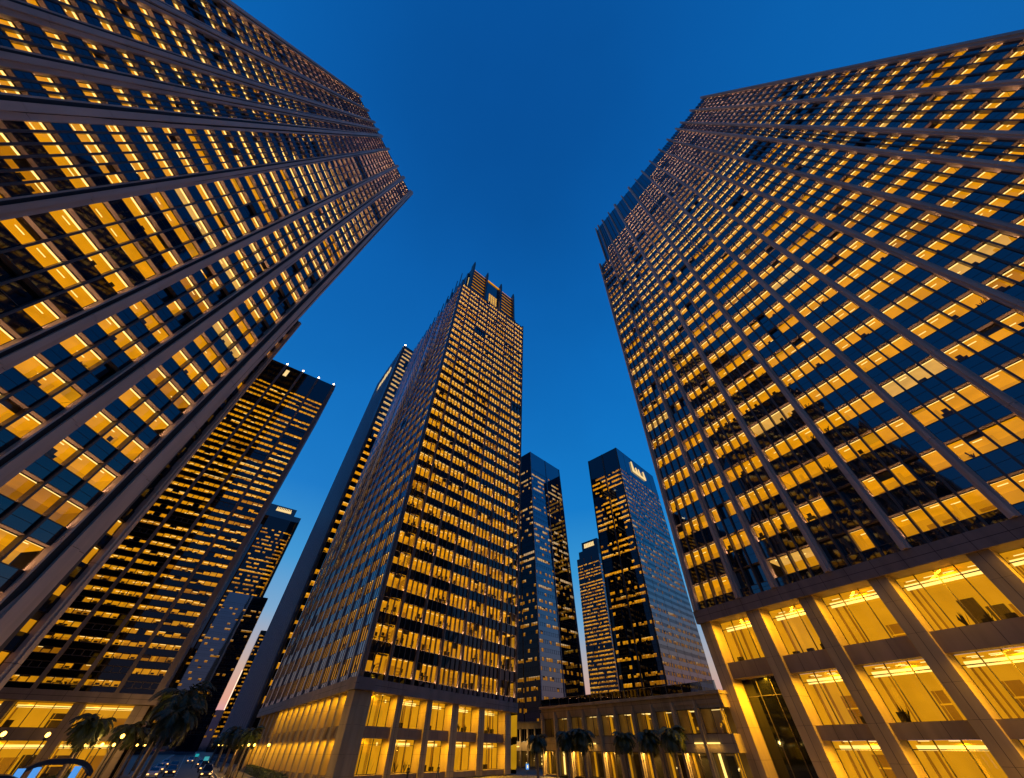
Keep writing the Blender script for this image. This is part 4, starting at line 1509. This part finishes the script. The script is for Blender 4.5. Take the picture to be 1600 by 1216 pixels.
# ------------------------------------------------------------------ arched entrance canopies with lit panels at the lower left
def canopy(label, loc, w_, h, rot):
    t = thing("canopy", label, "canopy", tuple(loc), "arched canopies before the dark tower")
    L = Vector(loc)
    d = Vector((math.cos(rot), math.sin(rot), 0))
    s = Vector((-d.y, d.x, 0))
    r = MB()
    N = 12
    pts = []
    for i in range(N + 1):
        f = i / N
        u = -w_ / 2 + w_ * f
        z = h - .55 * abs(2 * f - 1) ** 3.2
        pts.append((u, z))
    for (u0, z0), (u1, z1) in zip(pts[:-1], pts[1:]):
        P = [L + d * u0 - s * .9, L + d * u1 - s * .9, L + d * u1 + s * .9, L + d * u0 + s * .9]
        r.hexa([P[0] + Vector((0, 0, z0 - .22)), P[1] + Vector((0, 0, z1 - .22)), P[2] + Vector((0, 0, z1 - .22)), P[3] + Vector((0, 0, z0 - .22)),
                P[0] + Vector((0, 0, z0)), P[1] + Vector((0, 0, z1)), P[2] + Vector((0, 0, z1)), P[3] + Vector((0, 0, z0))], "lamp metal")
    r.obj("roof", t)
    for sg_ in (-1, 1):
        l_ = MB()
        b_ = L + d * sg_ * (w_ / 2 - .12)
        l_.tube([b_, b_ + Vector((0, 0, h - .6))], [.07, .07], "lamp metal", 8)
        l_.obj("post", t)
    for u in (-.9, .95):
        p_ = MB()
        c = L + d * u + s * .3
        P = [c - d * .17 - s * .05, c + d * .17 - s * .05, c + d * .17 + s * .05, c - d * .17 + s * .05]
        p_.hexa([p + Vector((0, 0, .7)) for p in P] + [p + Vector((0, 0, 3.1)) for p in P], "blue screen")
        p_.obj("lit_panel", t)
    return t
canopy("dark arched canopy over two blue lit panels at the lower left", px_at(-42.1, 42), 3.4, 3.45, math.radians(47), )
canopy("dark arched canopy cut by the left border of the photo", px_at(-45.6, 40), 3.2, 2.9, math.radians(45))

# ------------------------------------------------------------------ people
def person(label, loc, rot, pose, top, legs, sc_=1.0, group=None):
    t = thing("person", label, "person", (0, 0, 0), group)
    V = [(0, 0, .95), (0, 0, 1.12), (0, 0, 1.34), (0, 0, 1.46), (0, .01, 1.56), (0, .02, 1.68),
         (.19, 0, 1.40), (.24, pose[0], 1.13), (.22, pose[1], .90), (-.19, 0, 1.40), (-.25, pose[2], 1.13), (-.22, pose[3], .90),
         (.10, 0, .88), (.11, pose[4], .50), (.11, pose[5], .09), (.12, pose[5] + .16, .05), (-.10, 0, .88), (-.11, pose[6], .50), (-.11, pose[7], .09), (-.12, pose[7] + .16, .05)]
    E = [(0, 1), (1, 2), (2, 3), (3, 4), (4, 5), (2, 6), (6, 7), (7, 8), (2, 9), (9, 10), (10, 11), (0, 12), (12, 13), (13, 14), (14, 15), (0, 16), (16, 17), (17, 18), (18, 19)]
    Rr = [.15, .14, .16, .07, .06, .10, .06, .05, .04, .06, .05, .04, .09, .065, .045, .04, .09, .065, .045, .04]
    me = bpy.data.meshes.new("body")
    me.from_pydata(V, E, [])
    o = bpy.data.objects.new("body", me)
    COL.objects.link(o)
    o.parent = t
    sk = o.modifiers.new("skin", 'SKIN')
    for i, v in enumerate(me.skin_vertices[0].data):
        v.radius = (Rr[i], Rr[i] * (.7 if i < 3 else 1))
    me.skin_vertices[0].data[0].use_root = True
    sb = o.modifiers.new("sub", 'SUBSURF')
    sb.levels = sb.render_levels = 2
    me.materials.append(MATS[top])
    hb = MB()
    hb.ball((0, -.01, 1.72), .115, "hair", 10, 6)
    h_ = hb.obj("hair", t, True)
    lg = MB()
    for sg_, a, b in ((1, pose[4], pose[5]), (-1, pose[6], pose[7])):
        lg.tube([(sg_ * .10, 0, .93), (sg_ * .11, a, .50), (sg_ * .11, b, .10)], [.115, .085, .07], legs, 10)
    lg.obj("trousers", t, True)
    t.location = loc
    t.rotation_euler = (0, 0, rot)
    t.scale = (sc_, sc_, sc_)
    return t
G_ = FCB.p(12.6, 0, .8)
person("person in dark clothes standing before the second window of the centre tower", (G_.x, G_.y, 0), .6, (.02, .1, -.03, .06, .05, .1, -.05, -.1), "dark cloth", "dark cloth")
G_ = FCB.p(18.9, 0, .9)
person("person in a dark coat walking before the third window of the centre tower", (G_.x, G_.y, 0), 2.4, (.1, .18, -.1, -.12, .15, .2, -.12, -.3), "dark cloth", "blue cloth")
G_ = FCB.p(11.2, .8, -3.2)
person("person inside the lobby behind the second ground window of the centre tower", tuple(G_), 1.2, (.0, .05, .0, .05, 0, 0, 0, 0), "blue cloth", "dark cloth")
for i, (s, fz, lab) in enumerate(((7.6, 1, "person standing at the glass on the second office floor of the centre tower"), (28.0, 1, "person standing further right on the second office floor of the centre tower"),
                                  (17.9, 0, "person at the window on the lowest office floor of the centre tower"), (25.6, 2, "person at the window on the third office floor of the centre tower"))):
    za = flC[fz][0]
    G_ = FC.p(s, za - .1, -1.0)
    person(lab, tuple(G_), .8 + i, (.05, .2, .0, .05, 0, 0, 0, 0), "dark cloth", "dark cloth", 1.1, "people seen in the lit windows")
